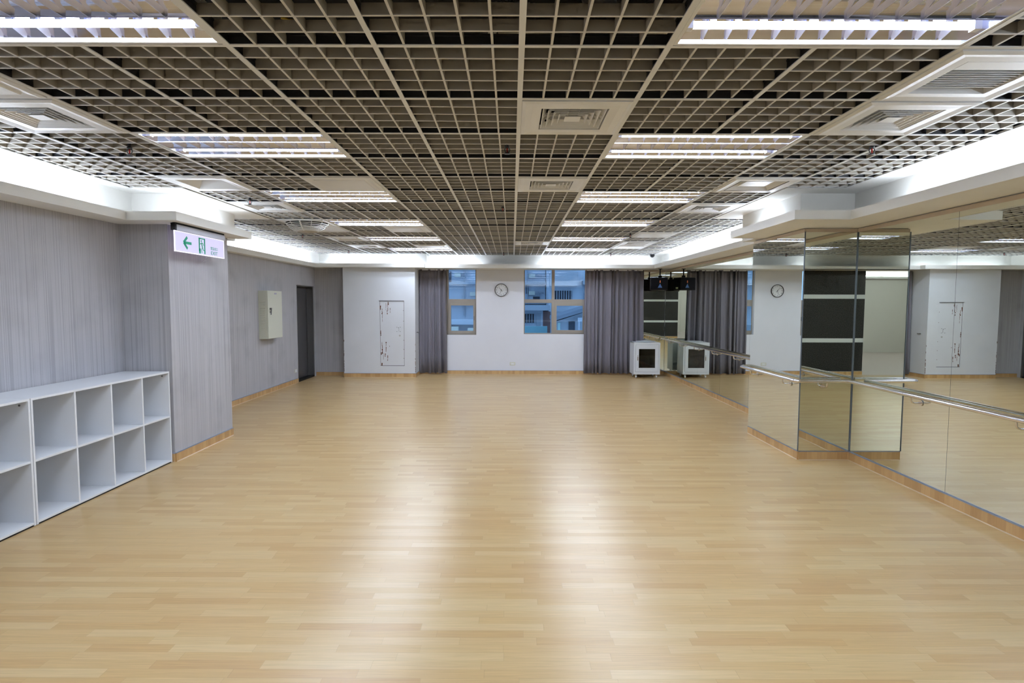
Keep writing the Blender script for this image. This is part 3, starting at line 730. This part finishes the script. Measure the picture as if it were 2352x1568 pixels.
# ------------------------------------------------------------------ text helper
CJK=None
try:
    import os
    d_=bpy.utils.system_resource('DATAFILES',path='fonts'); CJK=None
except Exception: pass
def text_mesh(s,size,name,mat,parent,M,ext=.0006,align='CENTER'):
    cu=bpy.data.curves.new('txt','FONT'); cu.body=s; cu.size=size; cu.align_x=align; cu.align_y='CENTER'; cu.extrude=ext; cu.resolution_u=3
    to=bpy.data.objects.new('txt',cu); COL.objects.link(to)
    bpy.context.view_layer.update()
    dg=bpy.context.evaluated_depsgraph_get(); me=bpy.data.meshes.new_from_object(to.evaluated_get(dg))
    bpy.data.objects.remove(to); me.transform(M); me.materials.clear(); me.materials.append(mat)
    o=bpy.data.objects.new(name,me); COL.objects.link(o); o.parent=parent; return o

# ------------------------------------------------------------------ exit sign (local: u = along +y world, v = up, face +x)
t=thing('exit_sign','lit white and green exit sign with arrow hanging by the grey pillar','sign',(-3.12,5.33,2.02))
SW,SH=.905,.19
m=MB(); m.box(-.004,.004,.006,SW-.006,.006,SH); m.build('panel',M_sign,t)
m=MB(); m.box(-.005,.005,0,SW,0,.006); m.box(-.005,.005,0,.006,0,SH); m.box(-.005,.005,SW-.006,SW,0,SH); m.box(-.005,.005,0,SW,SH-.003,SH+.003); m.build('panel_edge',M_signedge,t)
m=MB(); m.box(-.022,.018,.02,SW+.005,SH+.002,SH+.058); m.build('lamp_housing',pbr('sign_grey_metal',(.42,.42,.45),.35,metal=.4),t,bev=.002)
m=MB(); m.box(-.03,.012,.0,.02,SH+.004,SH+.070); m.box(-.02,.010,.01,SW,SH+.056,SH+.0745); m.build('end_cap',M_black,t)
FX=.0046
def sign_poly(pts,name='symbol'):
    m=MB(); n=len(pts); vs=[(FX,u,v) for u,v in pts]+[(FX+.0008,u,v) for u,v in pts]
    m.add(vs,[tuple(range(n,2*n)),tuple(range(n-1,-1,-1))]+[(i,(i+1)%n,n+(i+1)%n,n+i) for i in range(n)]); return m.build(name,M_green,t)
def bar(m,a,b,w_):
    a=Vector(a);b=Vector(b);d=(b-a).normalized();n_=Vector((-d.y,d.x))*w_/2
    q=[a-n_,b-n_,b+n_,a+n_]; vs=[(FX,p.x,p.y) for p in q]+[(FX+.0008,p.x,p.y) for p in q]
    m.add(vs,[(4,5,6,7),(0,3,2,1),(0,1,5,4),(1,2,6,5),(2,3,7,6),(3,0,4,7)])
# arrow
m=MB(); bar(m,(.155,.095),(.275,.095),.026); bar(m,(.142,.095),(.205,.150),.026); bar(m,(.142,.095),(.205,.040),.026); m.build('arrow_symbol',M_green,t)
# running figure in a doorway
m=MB(); U0,U1=.405,.525; V0,V1=.015,.170
bar(m,(U0+.011,V0+.02),(U0+.011,V1),.022); bar(m,(U1-.011,V0),(U1-.011,V1),.022); bar(m,(U0,V1-.006),(U1,V1-.006),.012)
bar(m,(U0+.018,V0),(U0+.018,V0+.05),.030)
cx_,cy_=.452,.140; poly=[(cx_+.010*math.cos(k*PI/6),cy_+.011*math.sin(k*PI/6)) for k in range(12)]
vs=[(FX,u,v) for u,v in poly]+[(FX+.0008,u,v) for u,v in poly]; m.add(vs,[tuple(range(12,24))])
bar(m,(.456,.125),(.470,.080),.018); bar(m,(.456,.122),(.432,.108),.008); bar(m,(.432,.108),(.420,.112),.008); bar(m,(.462,.122),(.485,.118),.008); bar(m,(.485,.118),(.496,.098),.008)
bar(m,(.470,.082),(.455,.050),.010); bar(m,(.455,.050),(.462,.020),.010); bar(m,(.472,.080),(.486,.052),.010); bar(m,(.486,.052),(.508,.048),.009)
m.build('running_figure_symbol',M_green,t)
Mtx=Matrix(((0,0,1,FX),(1,0,0,0),(0,1,0,0),(0,0,0,1)))
text_mesh('EXIT',.052,'exit_lettering',M_green,t,Matrix.Translation((0,.70,.036))@Mtx@Matrix.Scale(1.28,4,(1,0,0)),.0006)
text_mesh('緊急出口',.036,'emergency_exit_lettering',M_green,t,Matrix.Translation((0,.70,.082))@Mtx,.0006)
m=MB(); m.tube([(.0,.60,-.002),(-.06,.63,-.035),(-.125,.70,-.045),(-.13,.78,-.03),(-.14,.80,.02)],.0018,6); m.build('loose_wire',pbr('pale_wire',(.55,.55,.56),.5),t)

# ------------------------------------------------------------------ electrical cabinet on left wall
t=thing('electrical_cabinet','cream metal electrical cabinet on the grey wall with side louvres','cabinet',(-4.184,9.44,.95))
m=MB(); m.box(0,.145,0,.59,0,.80); m.build('body',M_cream,t,bev=.003)
m=MB(); m.box(.146,.158,.004,.586,.004,.80); d_=m.build('door',M_cream,t,bev=.002)
m=MB(); m.tube([(.158,.09,.50),(.178,.09,.50)],.016,14); m.hexa([(.172,.078,.40),(.180,.078,.40),(.180,.094,.40),(.172,.094,.40)],[(.172,.076,.515),(.188,.076,.515),(.188,.102,.515),(.172,.102,.515)]); m.tube([(.158,.09,.445),(.166,.09,.445)],.010,12); m.build('handle',M_jamb,d_)
m=MB(); m.box(.1575,.159,.27,.37,.742,.768); m.build('nameplate',pbr('lilac_label',(.42,.40,.50),.5),d_)
for k in range(15):
    z=.17+k*.031; m=MB(); m.hexa([(.035,-.0005,z),(.115,-.0005,z),(.115,.002,z),(.035,.002,z)],[(.035,-.009,z+.012),(.115,-.009,z+.012),(.115,.002,z+.018),(.035,.002,z+.018)]); m.build('louvre',M_cream,t)
# small plates
t=thing('call_panel','thin steel call panel on the grey wall just past the pillar edge','control panel',(-4.184,8.26,1.26)); m=MB(); m.box(0,.015,0,.12,0,.40); pf=m.build('faceplate',M_jamb,t,bev=.002)
m=MB(); m.tube([(.015,.06,.22),(.020,.06,.22)],.016,14); m.build('button',M_chrome,t)
def outlet(label,loc,axis):
    t=thing('wall_socket',label,'socket',loc)
    Mx=Matrix.Identity(4) if axis=='y' else Matrix.Rotation(PI/2,4,'Z')
    m=MB(); m.box(-.06,.06,-.007,0,-.035,.035,0,Mx); m.build('cover_plate',M_socket,t,bev=.002)
    m=MB(); m.box(-.04,.04,-.0095,-.007,-.02,.02,0,Mx); m.build('socket_insert',M_face,t)
    m=MB()
    for s in (-.02,.02):
        for q in (-.005,.005): m.box(s+q-.001,s+q+.001,-.0099,-.0094,-.006,.006,0,Mx)
    m.build('slot_set',M_black,t)
outlet('ivory double socket low on the white wall under the clock',(.013,WY,.232),'y')
outlet('small ivory socket low on the grey wall beside the metal door',(-4.18,11.0,.24),'x')
outlet('ivory socket on the lobby wall seen only in the pillar mirror',(-4.6,-7.3,.35),'y') if False else None

# ------------------------------------------------------------------ metal door
t=struct(bpy.data.objects.new('door_1',None)); COL.objects.link(t); t.location=(-4.18,DY0,0)
m=MB(); m.box(-.135,-.125,.0,.85,.03,DZ-.02); m.build('door_leaf',M_door,t)
m=MB(); m.box(-.14,-.005,DY1-DY0-.045,DY1-DY0-.003,.0,DZ); m.box(-.155,.004,-.0,.012,0,DZ-.01); m.box(-.14,.004,.012,DY1-DY0-.003,DZ-.022,DZ-.002); m.build('jamb',M_jamb,t)
m=MB(); m.box(-.131,-.12,.852,.905,.03,DZ-.02); m.build('side_leaf',M_jamb,t); m=MB(); m.box(-.133,-.122,.846,.853,.03,DZ-.02); m.build('door_gap',M_black,t)
m=MB(); m.box(-.14,.0,.012,DY1-DY0-.04,.0,.03); m.build('sill',M_black,t)
# access door in the service pillar
t=struct(bpy.data.objects.new('door_2',None)); COL.objects.link(t); t.location=(AX0,PY,AZ0)
AW,AH=AX1-AX0,AZ1-AZ0
m=MB(); m.box(.022,AW-.004,.012,.03,.004,AH-.012); m.build('door_leaf',M_service,t)
m=MB(); m.box(0,.018,.004,.04,0,AH); m.box(0,AW,.002,.04,AH-.006,AH+.0); m.box(0,AW,.03,.045,0,AH); m.build('door_frame',M_jamb if False else M_service,t)
m=MB(); m.box(.015,.024,.0115,.03,0,AH-.01); m.box(AW-.008,AW,.0115,.03,0,AH-.01); m.box(.018,AW,.0115,.03,0,.008); m.box(.0,AW,.001,.03,AH-.012,AH-.002); m.build('door_gap',M_railm,t)  # dark gap joints; the top strip is a painted shadow line
m=MB(); rs=random.Random(5)
def streak(u,v,L,w_=.006):
    z=v; 
    while z>v-L:
        h=rs.uniform(.01,.035); ww=w_*rs.uniform(.7,1.8); uu=u+rs.uniform(-.003,.003)
        m.box(uu-ww/2,uu+ww/2,.0112,.0125,z-h,z); z-=h+rs.choice((0,0,.004,.012))
for u,v,L,w_ in ((.030,1.26,.07,.014),(.065,1.20,.10,.010),(.072,1.13,.18,.005),(.145,1.31,.14,.004),(.195,1.335,.05,.018),(.187,1.29,.12,.009),(.172,1.16,.06,.009),(.235,1.21,.08,.006),
    (.032,.74,.09,.012),(.055,.50,.07,.006),(.060,.42,.15,.012),(.042,.28,.03,.026),(.085,.27,.14,.005),(.120,.26,.07,.010),(.140,.49,.19,.008),(.142,.50,.03,.014),(.170,.22,.10,.012),(.052,.06,.05,.014),(.215,.42,.015,.008)):
    streak(u,v,L,w_)
for v in (1.15,.93,.53,.34,.15): m.box(AW-.02,AW-.012,.0112,.0125,v,v+.014)
m.build('rust_stain',M_rust,t)
m=MB()
for u in (.37,.44):
    for v in (.72,.81): m.box(u-.008,u+.008,.009,.0125,v-.004,v+.004)
m.box(.393,.413,.009,.0125,.795,.803); m.box(.409,.412,.009,.0125,.72,.80); m.build('lock_plate',M_railm,t)
m=MB(); m.tube([(.43,.013,.635),(.43,.005,.635)],.017,14); m.build('lock_cap',pbr('dull_lock',(.45,.45,.42),.4,metal=.5),t)
t=thing('latch_hook','small metal latch on the side edge of the white service pillar','latch',(PX1,PY+.22,.93)); m=MB(); m.box(0,.018,-.05,.05,0,.012); m.tube([(.018,0,.006),(.03,0,-.01)],.005,8); m.build('latch_bar',M_jamb,t)

# ------------------------------------------------------------------ clock
t=thing('wall_clock','round white wall clock with thin dark rim, between the two windows','clock',(-.238,WY,1.842))
Mc=Matrix.Rotation(PI/2,4,'X')   # local z -> -y
m=MB(); m.lathe([(.128,0),(.140,.004),(.142,.022),(.136,.032),(.129,.030),(.127,.014)],48,0,Mc); m.build('rim',M_rim,t)
m=MB(); m.lathe([(0,.012),(.128,.012)],48,0,Mc,False); m.build('dial',M_face,t)
Mt=Matrix(((1,0,0,0),(0,0,-1,-.0135),(0,1,0,0),(0,0,0,1)))
num=MB()
for k in range(1,13):
    a=PI/2-k*PI/6; p=(.103*math.cos(a),.103*math.sin(a))
    text_mesh(str(k),.040,'numeral',M_num,t,Matrix.Translation((p[0],0,p[1]))@Mt,.0004)
def hand(name,ang_,L,tail,w_,yy):
    m=MB(); d=Vector((math.sin(ang_),math.cos(ang_))); n_=Vector((d.y,-d.x))*w_/2; a=-d*tail; b=d*L
    q=[a-n_,a+n_,b+n_*.5,b-n_*.5]; vs=[(p.x,yy,p.y) for p in q]+[(p.x,yy-.001,p.y) for p in q]; m.add(vs,[(0,1,2,3),(7,6,5,4),(0,4,5,1),(1,5,6,2),(2,6,7,3),(3,7,4,0)]); m.build(name,M_num,t)
hand('hour_hand',math.radians(-39),.082,.036,.010,-.016); hand('minute_hand',math.radians(197),.112,.02,.007,-.018)
m=MB(); m.tube([(0,-.012,0),(0,-.021,0)],.006,12); m.build('hub',M_num,t)

# ------------------------------------------------------------------ windows
def window(name,x0,x1,z0,z1,mull,sash):
    t=struct(bpy.data.objects.new(name,None)); COL.objects.link(t); t.location=(0,WY,0)
    ya,yb=.085,.15; F=.022
    m=MB(); m.box(x0,x0+F,ya,yb,z0,z1); m.box(x1-F,x1,ya,yb,z0,z1); m.box(x0+F,x1-F,ya,yb,z0,z0+F); m.box(x0+F,x1-F,ya,yb,z1-F,z1)
    for a,b in mull: m.box(a,b,ya-.01,yb,z0+F,z1-F)
    zt0,zt1=1.565,1.645
    xs=[x0+F]+[q for a,b in mull for q in (a,b)]+[x1-F]
    for k in range(0,len(xs),2): m.box(xs[k],xs[k+1],ya-.004,yb,zt0,zt1)
    m.build('window_frame',M_frame,t,bev=.002)
    for k in range(0,len(xs),2):
        a,b=xs[k],xs[k+1]
        g=MB(); g.box(a,b,.115,.121,zt1,z1-F); g.build('pane',M_glass,t)
        if sash[k//2]:
            s=MB(); S=.048; zz0,zz1=z0+F,zt0-.0
            s.box(a,a+S,ya-.012,yb-.01,zz0,zz1); s.box(b-S,b,ya-.012,yb-.01,zz0,zz1); s.box(a+S,b-S,ya-.012,yb-.01,zz1-S-.012,zz1); s.box(a+S,b-S,ya-.012,yb-.01,zz0,zz0+.065)
            so=s.build('sash',M_frame,t,bev=.002); g=MB(); g.box(a+S,b-S,.110,.116,zz0+.065,zz1-S-.012); g.build('pane',M_glass,so)
            h=MB(); h.box(b-S+.012,b-S+.028,ya-.032,ya-.012,(zz0+zz1)/2-.04,(zz0+zz1)/2+.05); h.build('handle',M_jamb,so)
        else:
            g=MB(); g.box(a,b,.115,.121,z0+F,zt0); g.build('pane',M_glass,t)
window('window_1',-1.95,-.782,.862,ZS+.028,[(-1.45,-1.39)],[False,True])
window('window_2',.257,2.78,.882,ZS+.028,[(.868,.93),(1.60,1.66),(2.2,2.26)],[False,True,False,True])

# ------------------------------------------------------------------ curtains
def curtain(label,x0,x1,yc,nf,seed,flare):
    t=thing('curtain',label,'curtain',((x0+x1)/2,yc,0),0,'grey pleated curtains'); rc=random.Random(seed)
    N=nf*12; ph=[rc.uniform(-1.1,1.1) for _ in range(nf+1)]; am=[rc.choice((.35,.7,1.0,1.35)) for _ in range(nf+1)]
    wf=[rc.uniform(.45,1.6) for _ in range(nf)]; cw=[0]
    for q_ in wf: cw.append(cw[-1]+q_)
    rows=[2.278,2.2,1.9,1.5,1.1,.7,.35,.035]; vs=[];fs=[]
    for r_,z in enumerate(rows):
        dn=(2.29-z)/2.26
        for k in range(N+1):
            u=k/N; fi=u*nf; q=int(min(fi,nf-1)); a=am[q]*(1-(fi-q))+am[q+1]*(fi-q); p=ph[q]*(1-(fi-q))+ph[q+1]*(fi-q)
            amp=.040*a*(.75+.45*dn)
            qq=int(min(fi,nf-1)); uw=(cw[qq]+(fi-qq)*wf[qq])/cw[-1]
            xx=x0+(x1-x0)*(uw+.010*math.sin(7*u+2*dn+seed)*dn)+flare*dn*(u-.5)*.04+.010*math.sin(2*PI*fi*2+p)*a
            yy=yc+amp*math.sin(2*PI*fi+p*2+.5*dn*math.sin(u*9+seed))+.008*math.sin(23*u+seed)
            vs.append((xx-(x0+x1)/2,yy-yc,z+(.006*math.sin(fi*5) if z<.1 else 0)))
    for r_ in range(len(rows)-1):
        for k in range(N): a=r_*(N+1)+k; fs.append((a,a+1,a+N+2,a+N+1))
    m=MB(); m.add(vs,fs,0,True); o=m.build('cloth',M_curt,t); s=o.modifiers.new('thick','SOLIDIFY'); s.thickness=.003; s.offset=0
    m=MB(); m.box(x0-(x0+x1)/2,x1-(x0+x1)/2,-.012,.012,2.262,2.283); m.build('rail',M_housing,t)
    m=MB()
curtain('narrow grey pleated curtain between white service pillar and small window',-2.02,-1.435,12.43,6,2,1)
curtain('wide grey pleated curtain between the large window and the corner mirror',1.575,2.845,12.43,13,5,1)

# ------------------------------------------------------------------ rack cabinet
t=thing('rack_cabinet','pale grey rack cabinet on castors with glass door, by the wide curtain','cabinet',(2.545,11.90,0))
Wd,Dp,Z0,Z1=.55,.41,.078,.746
m=MB(); m.box(0,.012,0.02,Dp,Z0,Z1); m.box(Wd-.012,Wd,0.02,Dp,Z0,Z1); m.box(.012,Wd-.012,.02,Dp,Z0,Z0+.02); m.box(.0,Wd,.0,Dp,Z1-.015,Z1); m.box(.012,Wd-.012,Dp-.012,Dp,Z0+.02,Z1-.015)
m.box(0,.034,0,.02,Z0,Z1-.015); m.box(Wd-.034,Wd,0,.02,Z0,Z1-.015); m.box(.034,Wd-.034,0,.02,Z1-.045,Z1-.015); m.box(.034,Wd-.034,0,.02,Z0,Z0+.052); m.build('body',M_rack,t,bev=.002)
d0,d1,e0,e1=.037,Wd-.037,Z0+.055,Z1-.048; g0,g1,h0,h1=.105,Wd-.105,.215,.612
m=MB(); m.box(d0,g0,-.004,.012,e0,e1); m.box(g1,d1,-.004,.012,e0,e1); m.box(g0,g1,-.004,.012,e0,h0); m.box(g0,g1,-.004,.012,h1,e1); dd=m.build('door',M_rack,t)
m=MB(); m.box(g0,g1,.002,.006,h0,h1); m.build('door_glass',M_smoke,dd)
m=MB(); m.box(.073,.088,-.012,-.004,.37,.45); m.tube([(.08,-.004,.468),(.08,-.01,.468)],.008,12); m.build('handle',pbr('brass_grey_handle',(.25,.22,.17),.4,metal=.6),dd)
m=MB(); m.box(.02,Wd-.02,.03,Dp-.03,.452,.466); m.build('inner_shelf',M_rack,t)
m=MB(); m.box(.05,Wd-.05,.06,Dp-.05,.468,.60); m.build('amplifier',M_black,t,bev=.004)
m=MB(); m.tube([(.12,.12,.33),(.17,.13,.22),(.25,.12,.13),(.33,.16,.20),(.42,.14,.34)],.006,8); m.tube([(.14,.16,.44),(.15,.14,.3),(.24,.13,.14)],.009,8); m.build('cable_bundle',M_black,t)
m=MB(); m.box(.39,.44,.10,.16,.25,.40); m.build('power_adapter',M_black,t,bev=.004)
for cx_,cy_ in ((.06,.05),(Wd-.06,.05),(.06,Dp-.05),(Wd-.06,Dp-.05)):
    m=MB(); m.box(cx_-.018,cx_+.018,cy_-.018,cy_+.018,.070,Z0); m.box(cx_-.016,cx_-.012,cy_-.012,cy_+.016,.022,.072); m.box(cx_+.012,cx_+.016,cy_-.012,cy_+.016,.022,.072); c_=m.build('castor',M_housing,t)
    m=MB(); m.tube([(cx_-.010,cy_+.006,.0265),(cx_+.010,cy_+.006,.0265)],.026,18); m.build('wheel',M_housing,c_)
# dish of coiled cable on top
t=thing('shallow_tray','pale oval tray with dark rim lying on the rack cabinet','tray',(2.83,12.10,.746))
m=MB(); Ms=Matrix.Diagonal((1.25,1,1,1)); m.lathe([(0,.006),(.11,.006),(.15,.016),(.16,.022),(.155,.010),(.12,.0),(0,.0)],36,0,Ms); m.build('dish',pbr('pale_tray',(.62,.66,.68),.3),t)
m=MB(); m.tube([(1.25*.145*math.cos(a*PI/14),.145*math.sin(a*PI/14),.018) for a in range(14,28)],.006,8); m.build('dark_cable',M_black,t)

# ------------------------------------------------------------------ speaker
t=thing('loudspeaker','black loudspeaker hanging from the cove in the mirrored corner','speaker',(3.09,12.0,0))
m=MB(); m.prism([(-.23,-.07),(.115,-.17),(.18,.12),(-.16,.17)],1.835,2.10); m.build('enclosure',M_black,t,bev=.014)
A_=Vector((-.23,-.07)); B_=Vector((.115,-.17)); ex=(B_-A_).normalized(); en=Vector((ex.y,-ex.x))
Ms=Matrix(((ex.x,en.x,0,A_.x),(ex.y,en.y,0,A_.y),(0,0,1,0),(0,0,0,1)))
m=MB(); m.box(.02,.34,-.001,.010,1.85,2.085,0,Ms); m.build('front_grille',pbr('dark_speaker_mesh',(.008,.008,.011),.8,spec=.15),t,bev=.004)
m=MB(); m.tube([(0,.02,2.12),(0,.02,2.283)],.014,12); m.lathe([(0,2.284),(.045,2.284),(.045,2.276),(.02,2.270)],18,0,Matrix.Translation((0,.02,0))); m.box(-.03,.03,-.01,.05,2.098,2.145); m.build('ceiling_bracket',M_black,t)
m=MB(); m.box(.195,.215,.010,.0115,1.985,2.035,0,Ms); m.build('orange_sticker',M_orange,t)
m=MB(); m.add([(.16,.0125,1.885),(.25,.0125,1.885),(.205,.0125,1.970),(.16,.010,1.885),(.25,.010,1.885),(.205,.010,1.970)],[(0,2,1),(0,1,2),(0,1,4,3),(1,2,5,4),(2,0,3,5)],0,False,Ms); m.build('blue_sticker',M_blue,t)
A_=Vector((.115,-.17)); B_=Vector((.18,.12)); ex=(B_-A_).normalized(); en=Vector((ex.y,-ex.x))
Ms=Matrix(((ex.x,en.x,0,A_.x),(ex.y,en.y,0,A_.y),(0,0,1,0),(0,0,0,1)))
m=MB(); m.box(.10,.19,.0,.002,1.865,1.90,0,Ms); m.build('rating_label',M_tan,t)

# ------------------------------------------------------------------ outside
def bmat(n,c,r=.8): return pbr(n,c,r,noise=.06,nscale=1.5)
B1=bmat('weathered_white_facade',(.50,.55,.62)); B2=bmat('pale_concrete',(.36,.40,.45)); B3=bmat('grey_roof',(.20,.23,.28)); B4=bmat('teal_parapet',(.22,.42,.45)); B5=bmat('dark_window',(.05,.06,.08),.2); B6=bmat('red_brown_wall',(.20,.11,.10)); B7=bmat('cream_awning',(.60,.60,.52)); B8=bmat('pale_green_awning',(.42,.60,.58))
def part(name,mat,par,boxes):
    m=MB()
    for b in boxes: m.box(*b)
    return m.build(name,mat,par)
G='buildings seen through the windows'
t=thing('apartment_building','pale apartment block with balcony grilles behind the large window','building',(0,24,-6),0,G)
part('wall',B1,t,[(1.53,6.5,0,6,0,16)]); 
for x,z in ((1.75,7.5),(3.0,7.4),(1.75,9.1),(3.0,9.2),(4.2,8.3)):
    w_=part('window',B5,t,[(x,x+.75,-.05,0,z,z+.6)]); part('window_bars',B1,w_,[(x+k*.1,x+k*.1+.02,-.12,-.08,z,z+.6) for k in range(8)])
part('balcony',B2,t,[(1.55,2.7,-.5,0,8.3,8.85)]); part('balcony',B2,t,[(2.9,4.0,-.5,0,8.35,8.5)])
part('awning',B8,t,[(1.6,2.8,-.7,0,9.75,9.8)])
for x,z in ((1.75,6.95),(2.15,6.95),(3.1,8.0),(3.5,8.0)):
    part('air_conditioner',B2,t,[(x,x+.34,-.35,-.05,z,z+.28)])
t=thing('stair_block','weathered grey-white block with ledges and wall units behind both windows','building',(0,26,-6),0,G)
part('wall',B1,t,[(-6,1.5,0,6,0,16)]); part('ledge',B2,t,[(-6,1.5,-.4,0,7.55,7.7),(-6,1.5,-.4,0,8.42,8.5),(-6,.4,-.3,0,9.2,9.3)])
for x,z in ((.75,8.72),(.75,7.95),(-2.6,8.75),(-1.9,7.9)):
    part('shutter_box',B7,t,[(x,x+.28,-.15,0,z,z+.17)]); part('window_bars',B2,t,[(x+.3+k*.05,x+.32+k*.05,-.14,-.1,z,z+.17) for k in range(6)])
part('window',B5,t,[(.62,.72,-.05,0,8.0,8.4)]); part('window',B5,t,[(-2.95,-2.75,-.05,0,8.5,9.0)]); part('window',B5,t,[(.95,1.25,-.05,0,7.72,7.88)])
part('down_pipe',B2,t,[(.66,.70,-.1,-.04,7,9.6)]); part('down_pipe',B2,t,[(-2.2,-2.15,-.1,-.04,7,9.6)])
t=thing('annex_building','low building with flat roof slab and teal parapet outside the large window','building',(0,22.3,-6),0,G)
part('wall',B1,t,[(-.3,1.2,0,3,0,7.30)]); part('roof_slab',B2,t,[(-.6,1.45,-.5,3,7.30,7.5)]); part('window',B5,t,[(.46,.86,-.04,0,6.82,7.16)]); part('window_bars',B1,t,[(.46+k*.1,.48+k*.1,-.07,-.04,6.82,7.16) for k in range(5)])
part('door',B2,t,[(.95,1.12,-.03,0,6.6,7.18)]); part('side_wall',B6,t,[(1.2,1.5,.1,3,0,7.25)]); part('parapet',B4,t,[(-.6,1.3,-1.2,-1.0,0,6.72)])
t=thing('garden_shed','grey shed with sloping roof outside the sash of the large window','building',(0,18.4,-6),0,G)
SW_=Matrix(((1,0,0,0),(0,0,1,0),(0,1,0,0),(0,0,0,1)))
m=MB(); m.prism([(1.4,5.5),(3.2,5.5),(3.2,7.58),(1.4,6.98)],0,2.0,0,SW_); m.build('wall',B2,t)
m=MB(); m.prism([(1.35,7.02),(3.3,7.62),(3.3,7.74),(1.35,7.14)],-.4,2.1,0,SW_); m.build('roof',B3,t)
part('door',B5,t,[(1.82,2.02,-.03,0,6.3,6.98)]); part('post',B1,t,[(2.10,2.14,-.3,-.24,5.0,7.0)]); part('window',B8,t,[(1.47,1.55,-.03,0,6.66,6.95)]); part('air_conditioner',B1,t,[(2.08,2.22,-.3,-.1,7.0,7.12)])
t=thing('low_rooftops','pale terraced rooftops seen low in the small window','building',(0,18,-6),0,G)
part('wall',B2,t,[(-4.2,-.9,0,2,0,6.9)]); part('roof_ledge',B1,t,[(-4.2,-1.0,-.3,.1,6.9,7.05)]); part('tank',B7,t,[(-1.95,-1.65,-.5,-.2,6.72,6.84),(-1.35,-1.05,-.6,-.3,6.70,6.80)]); part('low_roof',B3,t,[(-4.2,-.9,-.8,0,5.9,6.3)])
m=MB(); m.box(-40,40,13.5,60,-6.2,-6.0); struct(m.build('ground_outside',B2))

# ------------------------------------------------------------------ world, camera, view
wd=bpy.data.worlds.new('dusk_sky'); SC.world=wd; wd.use_nodes=True; nt=wd.node_tree
bg=nt.nodes['Background']; bg.inputs[0].default_value=(.76,.87,1.0,1); bg.inputs[1].default_value=1.6

F,PITCH,ROLL=1314.0,math.radians(3.745),math.radians(.16)
cp,sp_=math.cos(PITCH),math.sin(PITCH); cr_,sr=math.cos(ROLL),math.sin(ROLL)
A=Matrix(((1,0,0),(0,0,-1),(0,1,0))); Pm=Matrix(((1,0,0),(0,cp,-sp_),(0,sp_,cp))); Rr=Matrix(((cr_,-sr,0),(sr,cr_,0),(0,0,1)))
Mc=Rr@Pm@A
cam=bpy.data.cameras.new('camera'); co=bpy.data.objects.new('camera',cam); COL.objects.link(co)
rot=Matrix((Mc[0],-Mc[1],-Mc[2])).transposed()
co.matrix_world=Matrix.Translation((0,0,1.54))@rot.to_4x4()
cam.sensor_width=36; cam.sensor_fit='HORIZONTAL'; cam.lens=36*F/2352; cam.clip_start=.05; cam.clip_end=200
SC.camera=co
SC.view_settings.view_transform='Standard'; SC.view_settings.look='None'; SC.view_settings.gamma=1
SC.view_settings.exposure=EXPO if 'EXPO' in globals() else 0.0
try: SC.view_settings.use_curve_mapping=False
except Exception: pass
cy=SC.cycles
cy.max_bounces=7; cy.diffuse_bounces=3; cy.glossy_bounces=6; cy.transmission_bounces=3
cy.use_adaptive_sampling=True; cy.adaptive_threshold=.05; cy.adaptive_min_samples=12; cy.transparent_max_bounces=8
cy.sample_clamp_indirect=6; cy.sample_clamp_direct=0; cy.blur_glossy=.5
cy.use_denoising=True
try: cy.denoiser='OPENIMAGEDENOISE'; cy.use_light_tree=False
except Exception: pass
